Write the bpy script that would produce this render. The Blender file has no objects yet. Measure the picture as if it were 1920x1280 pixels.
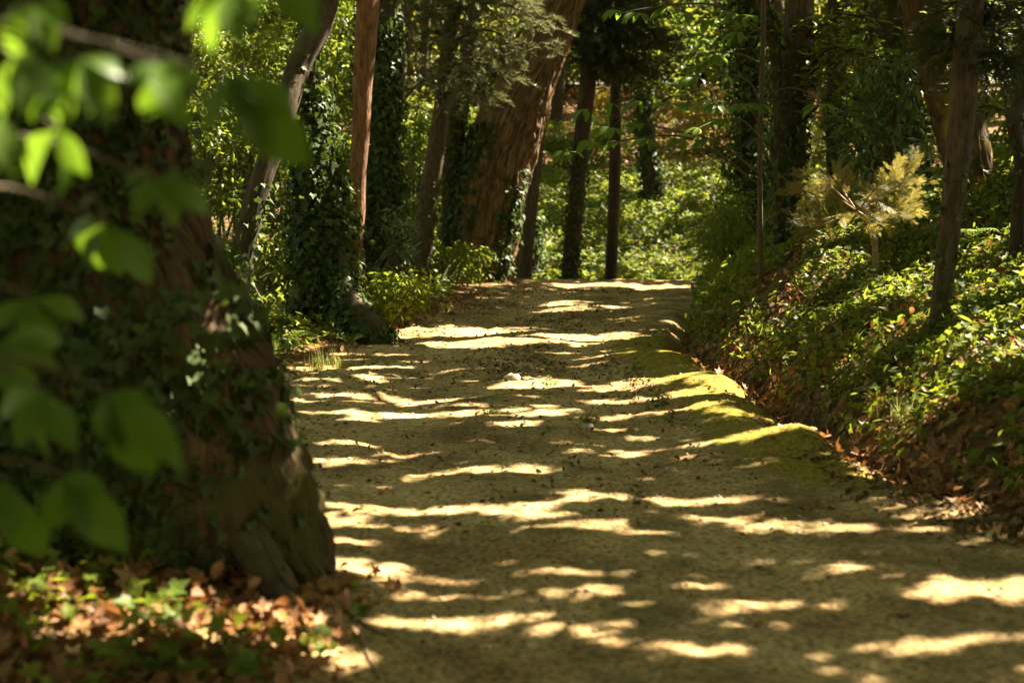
import bpy, math, random
import numpy as np
from mathutils import Vector

rng = np.random.default_rng(7)
random.seed(7)
C = bpy.context.scene.collection
PI = math.pi

# ------------------------------------------------------------------ camera model
F, EYE = 2667.0, 1.58
TILT = math.atan2(265.0, F)
CA, SA = math.cos(TILT), math.sin(TILT)

def ray(px, py):
    u, v = (px - 960.0) / F, (640.0 - py) / F
    return u, CA + v * SA, -SA + v * CA

def P(px, py, d):
    """world point at distance d (metres along y) seen at a photo pixel"""
    a, b, c = ray(px, py)
    t = d / b
    return np.array((a * t, d, EYE + c * t))

def G(px, py, z=0.0):
    """point of the flat ground seen at a photo pixel"""
    a, b, c = ray(px, py)
    t = (z - EYE) / c
    return np.array((a * t, b * t, z))

# ------------------------------------------------------------------ noise
def _h(ix, iy, seed):
    n = (ix.astype(np.int64) * 374761393 + iy.astype(np.int64) * 668265263 + seed * 1442695041) & 0x7fffffff
    n = ((n ^ (n >> 13)) * 1274126177) & 0x7fffffff
    n = (n ^ (n >> 16)) & 0x7fffffff
    return n / float(0x7fffffff)

def vnoise(x, y, seed=0):
    x = np.asarray(x, float); y = np.asarray(y, float)
    ix, iy = np.floor(x), np.floor(y)
    fx, fy = x - ix, y - iy
    fx = fx * fx * (3 - 2 * fx); fy = fy * fy * (3 - 2 * fy)
    a, b = _h(ix, iy, seed), _h(ix + 1, iy, seed)
    c, d = _h(ix, iy + 1, seed), _h(ix + 1, iy + 1, seed)
    return (a * (1 - fx) + b * fx) * (1 - fy) + (c * (1 - fx) + d * fx) * fy

def fbm(x, y, seed=0, octaves=4):
    s, a, t = 0.0, 0.5, 0.0
    for k in range(octaves):
        s = s + a * vnoise(x * 2 ** k, y * 2 ** k, seed + 17 * k); t += a; a *= 0.5
    return s / t

def sstep(a, b, x):
    t = np.clip((x - a) / (b - a), 0, 1)
    return t * t * (3 - 2 * t)

# ------------------------------------------------------------------ the lie of the land
_LY = [-30, 0, 4.7, 7, 10, 13, 16.5, 20, 24, 28, 30, 33, 37, 60]
_LX = [-1.7, -1.7, -1.6, -1.8, -2.0, -2.15, -1.5, -0.95, -0.3, 0.2, 0.9, 3.0, 7.0, 34]
_RY = [-30, 0, 4.7, 7.3, 8.9, 11.5, 14.8, 16.5, 20, 24, 28, 30, 33, 37, 60]
_RX = [3.4, 3.2, 2.8, 2.42, 2.2, 2.1, 1.9, 2.05, 2.6, 3.1, 4.0, 5.2, 8.5, 13, 40]
def XL(y): return np.interp(y, _LY, _LX)
def XR(y): return np.interp(y, _RY, _RX)

def hill(x, y):
    s = np.maximum(y - 32.5 + 0.05 * x, 0)
    z = 0.24 * np.minimum(s, 28) + 0.05 * np.maximum(s - 28, 0)
    return -0.27 * sstep(28.2, 31.5, y) + z * sstep(0, 4, s)

def lumps(x, y):
    """rounded mossy ridge between the track and the ditch"""
    c = XR(y) - 0.5 + 0.12 * np.sin(y * 1.7)
    w = 0.34 + 0.1 * np.sin(y * 0.9 + 1)
    env = np.exp(-((x - c) / w) ** 2) * sstep(7.6, 8.8, y) * (1 - sstep(15.5, 17, y))
    wave = 0.45 + 0.55 * vnoise(y * 1.1 + 0.25 * x, x * 0.5, 5)
    bump = 0.0
    for (bx, by, rx, ry, h) in ((1.93, 9.05, .42, .34, .11), (1.75, 11.9, .55, .5, .09), (1.5, 13.6, .5, .45, .08), (1.6, 10.4, .5, .45, .05)):
        bump = bump + h * np.exp(-((x - bx) / rx) ** 2 - ((y - by) / ry) ** 2)
    return 0.055 * env * wave + bump * .95

def terrain(x, y):
    x = np.asarray(x, float); y = np.asarray(y, float)
    u = x - XR(y); v = XL(y) - x
    near = 1 - sstep(13, 15.5, y)
    face = np.where(u < 0.75, (0.62 * near + 1.15 * (1 - near)) * u, 0)
    hi = (0.62 * near + 1.15 * (1 - near)) * 0.75
    top = hi + 0.33 * (u - 0.75)
    b = np.where(u <= 0, 0, np.where(u < 0.75, face, np.minimum(top, 3.0 + 0.05 * u)))
    b = b * (1 - sstep(26, 32, y)) * sstep(3.0, 7.0, y)
    b = b + sstep(0.02, 0.5, u) * (1 - sstep(26, 32, y)) * 0.16 * (fbm(x * 1.3, y * 1.3, 3) - 0.5) * 2
    ditch = -0.19 * np.exp(-((u + 0.02) / 0.17) ** 2) * sstep(7, 9, y) * (1 - sstep(18, 24, y))
    l = np.where(v > 0, np.minimum(0.09 * v, 1.2) + 0.09 * sstep(0, .5, v) * (fbm(x * 1.1, y * 1.1, 8) - .4) * 2, 0) * (1 - sstep(27, 32, y))
    mound = 0.24 * np.exp(-(((x + 2.2) / 1.25) ** 2 + ((y - 5.3) / 0.85) ** 2))
    onpath = sstep(-.1, .2, -u) * sstep(-.1, .2, -v)
    rough = onpath * (0.020 * (fbm(x * 0.8, y * 0.8, 11) - .5) * 2 + 0.013 * (fbm(x * 3, y * 3, 12, 2) - .5) * 2 + 0.016 * (fbm(x * 10, y * 10, 13, 2) - .5) * 2 * (.3 + fbm(x * .9, y * .9, 14, 2)))
    # two shallow wheel ruts
    mid = (XL(y) + XR(y)) / 2
    for off in (-0.8, 0.65):
        rough = rough - onpath * 0.03 * np.exp(-((x - mid - off) / 0.28) ** 2)
    return hill(x, y) + b + ditch + l + mound + rough + lumps(x, y)

# ------------------------------------------------------------------ sun and the gaps carved for it in the unseen canopy
EL, AZ = math.radians(50), math.radians(58)        # azimuth from +y (ahead) towards +x (right)
S = np.array((math.sin(AZ) * math.cos(EL), math.cos(AZ) * math.cos(EL), math.sin(EL)))

def to_ground(p):
    p = np.atleast_2d(p)
    return p[:, :2] - p[:, 2:3] * (S[:2] / S[2])

# openings: photo ellipse of a sun pool on the track (cx, cy, half w, half h)
_POOLS = [(905, 629, 190, 18), (1090, 632, 140, 12), (780, 622, 60, 5), (1052, 573, 46, 9), (1075, 583, 90, 4), (1140, 533, 120, 5), (1245, 537, 75, 5),
          (1290, 603, 60, 5), (1215, 615, 50, 4), (980, 727, 66, 6), (640, 712, 90, 6), (585, 690, 50, 8), (720, 745, 150, 4), (830, 770, 130, 4), (900, 760, 110, 3),
          (680, 778, 60, 3), (560, 775, 40, 3), (1000, 778, 90, 3), (1180, 776, 70, 5), (1230, 722, 60, 4), (665, 832, 80, 6), (780, 846, 60, 3), (640, 865, 50, 3),
          (960, 880, 75, 8), (810, 882, 60, 4), (620, 873, 40, 3), (690, 912, 90, 4), (650, 948, 90, 4), (640, 976, 66, 6), (900, 955, 120, 9), (1040, 945, 70, 6),
          (1030, 988, 80, 8), (800, 985, 60, 4), (1230, 1000, 70, 5), (1350, 966, 65, 9), (1440, 978, 70, 7), (1560, 995, 90, 9), (1680, 1000, 80, 7), (1780, 995, 60, 5),
          (1180, 939, 80, 4), (1300, 941, 70, 4), (1700, 932, 90, 5), (1640, 1040, 42, 4), (1810, 1025, 30, 4), (1045, 1072, 30, 6), (1140, 1078, 80, 5), (980, 1080, 45, 6),
          (760, 1077, 70, 5), (850, 1088, 50, 5), (690, 1108, 62, 9), (860, 1115, 55, 8), (1060, 1108, 65, 10), (750, 1127, 60, 6), (960, 1125, 60, 5), (1290, 1100, 60, 8), (1450, 1128, 90, 9),
          (1230, 1133, 70, 6), (1760, 1128, 70, 6), (1890, 1121, 50, 6), (770, 1166, 80, 8), (900, 1160, 60, 4), (1060, 1186, 105, 15), (1180, 1164, 60, 5), (1410, 1171, 85, 5),
          (1190, 1218, 110, 12), (1460, 1224, 110, 9), (1330, 1228, 60, 5), (960, 1210, 70, 6), (1010, 1240, 50, 8), (740, 1180, 60, 6), (1640, 1260, 120, 8),
          (760, 1060, 60, 4), (930, 1058, 50, 4), (700, 1092, 50, 4), (980, 1105, 50, 5), (1120, 1118, 70, 6), (860, 1180, 70, 6), (1000, 1165, 60, 4), (1560, 1128, 50, 4), (1330, 1150, 60, 4), (1720, 1215, 90, 5), (1850, 1245, 60, 6), (720, 960, 60, 5), (990, 968, 90, 6), (1130, 985, 50, 5), (1450, 990, 60, 5), (1600, 985, 60, 5), (1250, 955, 60, 4), (1880, 1010, 40, 4), (1510, 832, 95, 7), (1370, 735, 90, 9), (1300, 745, 60, 6), (1300, 682, 60, 5), (1280, 780, 60, 4), (1210, 815, 40, 3), (1360, 790, 40, 3), (1680, 850, 60, 14), (1640, 885, 50, 8)]
_pool = []
for cx, cy, hw, hh in _POOLS:
    a, b, c = G(cx - hw, cy), G(cx + hw, cy), G(cx, cy - hh)
    m = G(cx, cy)
    _pool.append((m[0], m[1], (b[0] - a[0]) / 2 * .95 + .02, max(0.055 if cy > 900 else 0.075, abs(c[1] - m[1]) * ((1.0 if 940 < cy < 1010 else .66) if cy > 900 else (1.1 if hh > 7 else .85)))))
_POOL = np.array(_pool)
# single things that stand in a shaft of sun: world point, radius
_SHAFT = []
def shaft(p, r): _SHAFT.append((*to_ground(p)[0], r))
for t in np.linspace(0, 1, 9):                      # right side of the leaning trunk
    shaft(P(962 + t * 62, 500 - t * 330, 26.6), 0.22)
for px, py, d, r in ((515, 215, 2.05, .05), (47, 165, 2.1, .03), (22, 290, 2.05, .03), (185, 455, 3.0, .06), (195, 740, 2.4, .04), (212, 820, 2.4, .035), (85, 930, 2.6, .03), (100, 640, 2.7, .03), (430, 70, 2.3, .02),
                     (360, 560, 4.9, .055), (330, 545, 4.9, .03), (395, 640, 4.9, .05), (375, 715, 4.8, .04), (150, 640, 4.8, .05), (500, 850, 5.0, .07), (470, 800, 5.0, .06), (520, 930, 5.0, .06),
                     (330, 1140, 4.9, .12), (420, 1135, 4.9, .08), (440, 1180, 4.9, .07), (30, 1150, 4.9, .10), (250, 1215, 4.8, .08), (520, 1220, 4.8, .10), (480, 1200, 4.8, .06), (640, 1240, 4.7, .06), (80, 1250, 4.7, .08),
                     (1600, 385, 13.6, .12), (1540, 350, 13.6, .1), (1660, 340, 13.6, .14), (1520, 410, 13.6, .08),
                     (1850, 250, 16, .22), (1850, 330, 16, .25), (1860, 420, 16, .25), (1880, 470, 16, .25), (1760, 100, 16, .16), (1750, 40, 16, .12), (1770, 150, 16, .12), (1860, 180, 16, .1),
                     (1385, 148, 13.5, .12), (1350, 145, 13.5, .08), (1390, 190, 13.5, .2), (1340, 195, 13.5, .12), (1545, 208, 15, .1),
                     (680, 480, 18, .14), (670, 400, 18, .14), (672, 300, 18, .14), (685, 230, 18, .12), (735, 345, 20, .22), (615, 300, 17, .12), (590, 320, 17, .12), (650, 545, 16.3, .12),
                     (945, 470, 26, .25), (935, 500, 26, .2), (900, 150, 22.5, .3), (850, 160, 22.5, .3), (1055, 60, 23, .25), (965, 145, 22.5, .3), (825, 210, 22.5, .3), (990, 170, 22.5, .2), (1030, 175, 23, .2),
                     (1500, 600, 14, .25), (1560, 600, 13, .25), (1420, 650, 13.5, .25), (1480, 640, 13, .2), (1640, 560, 13, .22), (1690, 690, 10.5, .15), (1830, 560, 12, .2), (1810, 700, 10, .16), (1880, 760, 9, .16), (1720, 610, 12, .14)):
    shaft(P(px, py, d), r)
for x in (1.55, 1.7, 1.85, 2.0, 2.15): shaft(np.array((x, 9.1, .17)), .09)
_SHAFT = np.array(_SHAFT)

def gap(g):
    """True where the canopy has a hole over this spot of ground"""
    x, y = g[:, 0], g[:, 1]
    out = np.zeros(len(x), bool)
    wob = 0.55 + 0.9 * (fbm(x * 7, y * 7, 31, 4))
    for cx, cy, rx, ry in _POOL:
        out |= ((x - cx) / (rx * wob + .03)) ** 2 + ((y - cy) / (ry * wob + (.012 if cy < 7.8 else .025))) ** 2 < 1
    for cx, cy, r in _SHAFT:
        out |= (x - cx) ** 2 + (y - cy) ** 2 < (r * 1.2 + (.07 if r > .055 else .022)) ** 2
    return out

def _streaks(x, y):
    # gaps drawn long and thin so the sun lands in streaks
    w = .35 * (fbm(x * .8, y * .8, 25, 2) - .5)
    return 0.5 * fbm(x * 0.9, (y + w) * 5.0, 21, 2) + 0.5 * fbm(x * 2.8 + 3, (y + w) * 12.0, 22, 2)
def _blotch(x, y):
    return 0.55 * fbm(x * 1.1, y * 1.3, 23, 2) + 0.45 * fbm(x * 5, y * 5, 24, 3)
_q = np.random.default_rng(1).uniform(-40, 40, (20000, 2))
_QS, _QB = np.sort(_streaks(_q[:, 0], _q[:, 1])), np.sort(_blotch(_q[:, 0], _q[:, 1]))
def lit(g):
    x, y = g[:, 0], g[:, 1]
    u, v = x - XR(y), XL(y) - x
    ns = np.searchsorted(_QS, _streaks(x, y)) / len(_QS); nb = np.searchsorted(_QB, _blotch(x, y)) / len(_QB)
    fr = np.full(len(x), 0.22)                                       # share of sun on the track
    fr = np.where(y < 7.6, 0.25, fr)
    fr = np.where((y > 10.3) & (y < 14.2), np.where(x < .3, 0.46, 0.34), fr)
    f2 = np.full(len(x), 0.0)
    f2 = np.where(u > 0.0, 0.22, f2)                                 # right bank
    f2 = np.where((u > 0.2) & (y < 8), 0.18, f2)
    f2 = np.where(v > 0.2, 0.50, f2)                                 # left understorey
    f2 = np.where((v > -.2) & (y < 7.5), 0.16, f2)
    f2 = np.where((y > 31) & (u < 3), 0.84, f2)                      # sunny slope beyond the bend
    f2 = np.where(y > 42, 0.6, f2)
    return np.where(f2 > 0, nb > 1 - f2, ns > 1 - fr) | gap(g)

# ------------------------------------------------------------------ materials
def nodes(m):
    m.use_nodes = True
    nt = m.node_tree
    return nt, nt.nodes, nt.links

def ramp(n, stops):
    r = n.new('ShaderNodeValToRGB')
    e = r.color_ramp.elements
    while len(e) < len(stops): e.new(0.5)
    for k, (p, c) in enumerate(stops):
        e[k].position = p; e[k].color = (*c, 1)
    return r

def leaf_mat(name, cols, trans=(0.25, 0.42, 0.05), tf=0.4, rough=0.45, spec=0.35):
    m = bpy.data.materials.new(name); nt, n, l = nodes(m); n.clear()
    g = n.new('ShaderNodeNewGeometry')
    k = len(cols)
    r = ramp(n, [(i / max(k - 1, 1), c) for i, c in enumerate(cols)])
    l.new(g.outputs['Random Per Island'], r.inputs[0])
    b = n.new('ShaderNodeBsdfPrincipled'); b.inputs['Roughness'].default_value = rough
    b.inputs['Specular IOR Level'].default_value = spec
    l.new(r.outputs[0], b.inputs['Base Color'])
    out = n.new('ShaderNodeOutputMaterial')
    if tf > 0:
        t = n.new('ShaderNodeBsdfTranslucent')
        mx = n.new('ShaderNodeMix'); mx.data_type = 'RGBA'; mx.blend_type = 'MIX'; mx.inputs[0].default_value = 0.6
        l.new(r.outputs[0], mx.inputs[6]); mx.inputs[7].default_value = (*trans, 1)
        l.new(mx.outputs[2], t.inputs[0])
        s = n.new('ShaderNodeMixShader'); s.inputs[0].default_value = tf
        l.new(b.outputs[0], s.inputs[1]); l.new(t.outputs[0], s.inputs[2]); l.new(s.outputs[0], out.inputs[0])
    else:
        l.new(b.outputs[0], out.inputs[0])
    return m

def bark_mat(name, dark, light, moss=None, moss_amt=0.0, scale=1.0, bump=0.6):
    m = bpy.data.materials.new(name); nt, n, l = nodes(m); n.clear()
    a = n.new('ShaderNodeAttribute'); a.attribute_name = 'bark'
    nz = n.new('ShaderNodeTexNoise'); nz.inputs['Scale'].default_value = 14 * scale; nz.inputs['Detail'].default_value = 6; nz.inputs['Roughness'].default_value = 0.62
    l.new(a.outputs['Vector'], nz.inputs['Vector'])
    vz = n.new('ShaderNodeTexVoronoi'); vz.feature = 'DISTANCE_TO_EDGE'; vz.inputs['Scale'].default_value = 13 * scale
    wn = n.new('ShaderNodeTexNoise'); wn.inputs['Scale'].default_value = 7 * scale; wn.inputs['Detail'].default_value = 3; l.new(a.outputs['Vector'], wn.inputs['Vector'])
    wm = n.new('ShaderNodeVectorMath'); wm.operation = 'MULTIPLY_ADD'; wm.inputs[1].default_value = (.16, .16, .16); l.new(wn.outputs['Color'], wm.inputs[0]); l.new(a.outputs['Vector'], wm.inputs[2])
    l.new(wm.outputs[0], vz.inputs['Vector'])
    r = ramp(n, [(0.3, dark), (0.72, light)])
    l.new(nz.outputs['Fac'], r.inputs[0])
    cr = ramp(n, [(0.0, (0.62, 0.62, 0.62)), (0.10, (1, 1, 1))])
    l.new(vz.outputs['Distance'], cr.inputs[0])
    mul = n.new('ShaderNodeMix'); mul.data_type = 'RGBA'; mul.blend_type = 'MULTIPLY'; mul.inputs[0].default_value = 1
    l.new(r.outputs[0], mul.inputs[6]); l.new(cr.outputs[0], mul.inputs[7])
    col = mul.outputs[2]
    if moss:
        gz = n.new('ShaderNodeTexNoise'); gz.inputs['Scale'].default_value = 2.2; gz.inputs['Detail'].default_value = 5
        tc = n.new('ShaderNodeTexCoord'); l.new(tc.outputs['Object'], gz.inputs['Vector'])
        gr = ramp(n, [(0.62 - moss_amt * .4, (0, 0, 0)), (0.75 - moss_amt * .4, (1, 1, 1))])
        l.new(gz.outputs['Fac'], gr.inputs[0])
        mm = n.new('ShaderNodeMix'); mm.data_type = 'RGBA'
        l.new(gr.outputs[0], mm.inputs[0]); l.new(col, mm.inputs[6]); mm.inputs[7].default_value = (*moss, 1)
        col = mm.outputs[2]
    add = n.new('ShaderNodeMath'); add.operation = 'ADD'
    l.new(nz.outputs['Fac'], add.inputs[0])
    cl = n.new('ShaderNodeMath'); cl.operation = 'MINIMUM'; cl.inputs[1].default_value = 0.25
    l.new(vz.outputs['Distance'], cl.inputs[0]); l.new(cl.outputs[0], add.inputs[1])
    bp = n.new('ShaderNodeBump'); bp.inputs['Strength'].default_value = bump; bp.inputs['Distance'].default_value = 0.03
    l.new(add.outputs[0], bp.inputs['Height'])
    b = n.new('ShaderNodeBsdfPrincipled'); b.inputs['Roughness'].default_value = 0.9; b.inputs['Specular IOR Level'].default_value = 0.2
    l.new(col, b.inputs['Base Color']); l.new(bp.outputs[0], b.inputs['Normal'])
    out = n.new('ShaderNodeOutputMaterial'); l.new(b.outputs[0], out.inputs[0])
    return m

def plain_mat(name, col, rough=0.9):
    m = bpy.data.materials.new(name); nt, n, l = nodes(m)
    b = n['Principled BSDF']; b.inputs['Roughness'].default_value = rough
    nz = n.new('ShaderNodeTexNoise'); nz.inputs['Scale'].default_value = 40; nz.inputs['Detail'].default_value = 4
    tc = n.new('ShaderNodeTexCoord'); l.new(tc.outputs['Object'], nz.inputs['Vector'])
    r = ramp(n, [(0.3, tuple(c * .6 for c in col)), (0.7, tuple(min(1, c * 1.3) for c in col))])
    l.new(nz.outputs['Fac'], r.inputs[0]); l.new(r.outputs[0], b.inputs['Base Color'])
    return m

def path_mat():
    m = bpy.data.materials.new('sandy_dirt'); nt, n, l = nodes(m)
    b = n['Principled BSDF']; b.inputs['Roughness'].default_value = 0.95; b.inputs['Specular IOR Level'].default_value = 0.15
    tc = n.new('ShaderNodeTexCoord')
    big = n.new('ShaderNodeTexNoise'); big.inputs['Scale'].default_value = 0.9; big.inputs['Detail'].default_value = 7; big.inputs['Roughness'].default_value = 0.65
    l.new(tc.outputs['Object'], big.inputs['Vector'])
    r1 = ramp(n, [(0.33, (0.19, 0.116, 0.050)), (0.5, (0.38, 0.262, 0.125)), (0.7, (0.49, 0.365, 0.195))])
    l.new(big.outputs['Fac'], r1.inputs[0])
    fine = n.new('ShaderNodeTexNoise'); fine.inputs['Scale'].default_value = 34; fine.inputs['Detail'].default_value = 5
    l.new(tc.outputs['Object'], fine.inputs['Vector'])
    r2 = ramp(n, [(0.36, (0.38, 0.35, 0.30)), (0.58, (1.1, 1.07, 1.02))])
    l.new(fine.outputs['Fac'], r2.inputs[0])
    mu = n.new('ShaderNodeMix'); mu.data_type = 'RGBA'; mu.blend_type = 'MULTIPLY'; mu.inputs[0].default_value = 0.9
    l.new(r1.outputs[0], mu.inputs[6]); l.new(r2.outputs[0], mu.inputs[7])
    # thin algae and moss staining
    al = n.new('ShaderNodeTexNoise'); al.inputs['Scale'].default_value = 1.7; al.inputs['Detail'].default_value = 8; al.inputs['Roughness'].default_value = 0.7
    mp = n.new('ShaderNodeMapping'); mp.inputs['Location'].default_value = (7, 3, 0); l.new(tc.outputs['Object'], mp.inputs[0]); l.new(mp.outputs[0], al.inputs['Vector'])
    ra = ramp(n, [(0.44, (0, 0, 0)), (0.62, (0.85, 0.85, 0.85))]); wr = n.new('ShaderNodeAttribute'); wr.attribute_name = 'wear'
    ws = n.new('ShaderNodeMath'); ws.operation = 'MULTIPLY_ADD'; ws.inputs[1].default_value = -.11; l.new(wr.outputs['Fac'], ws.inputs[0]); l.new(al.outputs['Fac'], ws.inputs[2]); l.new(ws.outputs[0], ra.inputs[0])
    mg = n.new('ShaderNodeMix'); mg.data_type = 'RGBA'; l.new(ra.outputs[0], mg.inputs[0]); l.new(mu.outputs[2], mg.inputs[6]); mg.inputs[7].default_value = (0.115, 0.092, 0.034, 1)
    # the moss of the ridge, carried by an attribute on the mesh
    at = n.new('ShaderNodeAttribute'); at.attribute_name = 'moss'
    mz = n.new('ShaderNodeTexNoise'); mz.inputs['Scale'].default_value = 5; mz.inputs['Detail'].default_value = 6; l.new(tc.outputs['Object'], mz.inputs['Vector'])
    ad = n.new('ShaderNodeMath'); ad.operation = 'MULTIPLY_ADD'; ad.inputs[1].default_value = 1.5; ad.inputs[2].default_value = -0.75; l.new(mz.outputs['Fac'], ad.inputs[0])
    sm = n.new('ShaderNodeMath'); sm.operation = 'ADD'; sm.use_clamp = True; l.new(at.outputs['Fac'], sm.inputs[0]); l.new(ad.outputs[0], sm.inputs[1])
    rm = ramp(n, [(0.38, (0, 0, 0)), (0.66, (.95, .95, .95))]); l.new(sm.outputs[0], rm.inputs[0])
    mc = ramp(n, [(0.3, (0.085, 0.072, 0.014)), (0.7, (0.29, 0.215, 0.020))]); l.new(fine.outputs['Fac'], mc.inputs[0])
    mm = n.new('ShaderNodeMix'); mm.data_type = 'RGBA'; l.new(rm.outputs[0], mm.inputs[0]); l.new(mg.outputs[2], mm.inputs[6]); l.new(mc.outputs[0], mm.inputs[7])
    l.new(mm.outputs[2], b.inputs['Base Color'])
    vo = n.new('ShaderNodeTexVoronoi'); vo.inputs['Scale'].default_value = 42; l.new(tc.outputs['Object'], vo.inputs['Vector'])
    hs = n.new('ShaderNodeMath'); hs.operation = 'MULTIPLY_ADD'; hs.inputs[1].default_value = -0.5; l.new(vo.outputs['Distance'], hs.inputs[0]); l.new(fine.outputs['Fac'], hs.inputs[2])
    bp = n.new('ShaderNodeBump'); bp.inputs['Strength'].default_value = 0.7; bp.inputs['Distance'].default_value = 0.02
    l.new(hs.outputs[0], bp.inputs['Height']); l.new(bp.outputs[0], b.inputs['Normal'])
    return m

def floor_mat():
    m = bpy.data.materials.new('leafy_soil'); nt, n, l = nodes(m)
    b = n['Principled BSDF']; b.inputs['Roughness'].default_value = 0.95; b.inputs['Specular IOR Level'].default_value = 0.15
    tc = n.new('ShaderNodeTexCoord')
    vo = n.new('ShaderNodeTexVoronoi'); vo.inputs['Scale'].default_value = 14; l.new(tc.outputs['Object'], vo.inputs['Vector'])
    se = n.new('ShaderNodeSeparateColor'); l.new(vo.outputs['Color'], se.inputs[0])
    r = ramp(n, [(0.0, (0.05, 0.03, 0.012)), (0.5, (0.11, 0.06, 0.025)), (0.8, (0.17, 0.095, 0.04)), (1.0, (0.08, 0.07, 0.02))])
    l.new(se.outputs[0], r.inputs[0]); l.new(r.outputs[0], b.inputs['Base Color'])
    bp = n.new('ShaderNodeBump'); bp.inputs['Strength'].default_value = 0.6; bp.inputs['Distance'].default_value = 0.04
    l.new(vo.outputs['Distance'], bp.inputs['Height']); l.new(bp.outputs[0], b.inputs['Normal'])
    return m

M = {
    'canopy': leaf_mat('canopy_leaf', [(0.04, 0.07, 0.012), (0.07, 0.11, 0.018), (0.10, 0.13, 0.02)], tf=0.35),
    'brush': leaf_mat('bush_leaf', [(0.028, 0.05, 0.006), (0.055, 0.09, 0.009), (0.12, 0.145, 0.016), (0.08, 0.115, 0.011)], trans=(0.36, 0.43, 0.03), tf=0.40, rough=0.4),
    'laurel': leaf_mat('laurel_leaf', [(0.04, 0.08, 0.015), (0.09, 0.13, 0.03), (0.13, 0.17, 0.04)], trans=(0.3, 0.42, 0.08), tf=0.3, rough=0.28, spec=0.6),
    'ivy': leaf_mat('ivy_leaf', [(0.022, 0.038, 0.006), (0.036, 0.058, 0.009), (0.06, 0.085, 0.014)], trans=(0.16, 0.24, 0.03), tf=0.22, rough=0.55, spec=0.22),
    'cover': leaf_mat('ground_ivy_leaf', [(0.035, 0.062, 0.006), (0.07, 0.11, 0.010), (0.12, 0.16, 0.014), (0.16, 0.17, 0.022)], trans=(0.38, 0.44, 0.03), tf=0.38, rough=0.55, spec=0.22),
    'far': leaf_mat('far_leaf', [(0.03, 0.05, 0.007), (0.06, 0.085, 0.010), (0.13, 0.135, 0.018), (0.09, 0.115, 0.012)], trans=(0.46, 0.44, 0.04), tf=0.45),
    'gold': leaf_mat('yellowing_leaf', [(0.25, 0.20, 0.03), (0.34, 0.27, 0.04), (0.22, 0.12, 0.03)], trans=(0.6, 0.45, 0.05), tf=0.4),
    'chestnut': leaf_mat('chestnut_leaf', [(0.045, 0.095, 0.007), (0.07, 0.13, 0.011), (0.09, 0.15, 0.015)], trans=(0.22, 0.37, 0.02), tf=0.48, rough=0.45, spec=0.3),
    'needle': leaf_mat('pine_needle', [(0.045, 0.06, 0.018), (0.09, 0.10, 0.035), (0.15, 0.145, 0.06)], trans=(0.3, 0.3, 0.1), tf=0.28, rough=0.5),
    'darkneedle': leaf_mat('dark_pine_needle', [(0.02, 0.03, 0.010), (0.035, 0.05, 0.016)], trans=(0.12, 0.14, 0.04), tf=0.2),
    'juniper': leaf_mat('juniper_spray', [(0.075, 0.09, 0.018), (0.135, 0.135, 0.034), (0.21, 0.165, 0.055)], trans=(0.55, 0.45, 0.10), tf=0.4, rough=0.6),
    'fern': leaf_mat('fern_frond', [(0.09, 0.14, 0.02), (0.15, 0.19, 0.03)], trans=(0.4, 0.5, 0.06), tf=0.45),
    'grass': leaf_mat('grass_blade', [(0.10, 0.13, 0.02), (0.2, 0.2, 0.06)], trans=(0.4, 0.42, 0.08), tf=0.35),
    'dead': leaf_mat('dead_leaf', [(0.08, 0.034, 0.013), (0.19, 0.08, 0.028), (0.31, 0.14, 0.05), (0.37, 0.20, 0.085), (0.12, 0.055, 0.02)], trans=(0.4, 0.18, 0.05), tf=0.22, rough=0.6, spec=0.3),
    'crumb': leaf_mat('trodden_leaf', [(0.05, 0.03, 0.013), (0.11, 0.07, 0.028), (0.20, 0.125, 0.05), (0.09, 0.075, 0.025), (0.26, 0.17, 0.075)], trans=(.1, .06, .02), tf=.08, rough=.8, spec=.15),
    'stone': plain_mat('pale_stone', (0.36, 0.30, 0.20)),
    'twig': plain_mat('dry_twig', (0.22, 0.15, 0.08)),
    'stem': plain_mat('green_brown_stem', (0.07, 0.055, 0.025)),
    'path': path_mat(), 'floor': floor_mat(),
    'bark_dark': bark_mat('dark_bark', (0.026, 0.018, 0.011), (0.085, 0.060, 0.037), (0.06, 0.065, 0.015), 0.15),
    'bark_red': bark_mat('reddish_bark', (0.075, 0.038, 0.020), (0.26, 0.135, 0.072), scale=1.4, bump=.5),
    'bark_lean': bark_mat('furrowed_bark', (0.050, 0.029, 0.013), (0.25, 0.150, 0.068), scale=0.9, bump=0.9),
    'bark_moss': bark_mat('mossy_bark', (0.038, 0.024, 0.012), (0.13, 0.078, 0.034), (0.22, 0.17, 0.025), 0.35),
    'bark_old': bark_mat('old_bark', (0.020, 0.014, 0.008), (0.155, 0.098, 0.050), (0.06, 0.052, 0.012), 0.35, scale=1.1, bump=1.0),
    'bark_grey': bark_mat('grey_brown_bark', (0.045, 0.033, 0.020), (0.13, 0.095, 0.058), scale=1.3),
}

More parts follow.
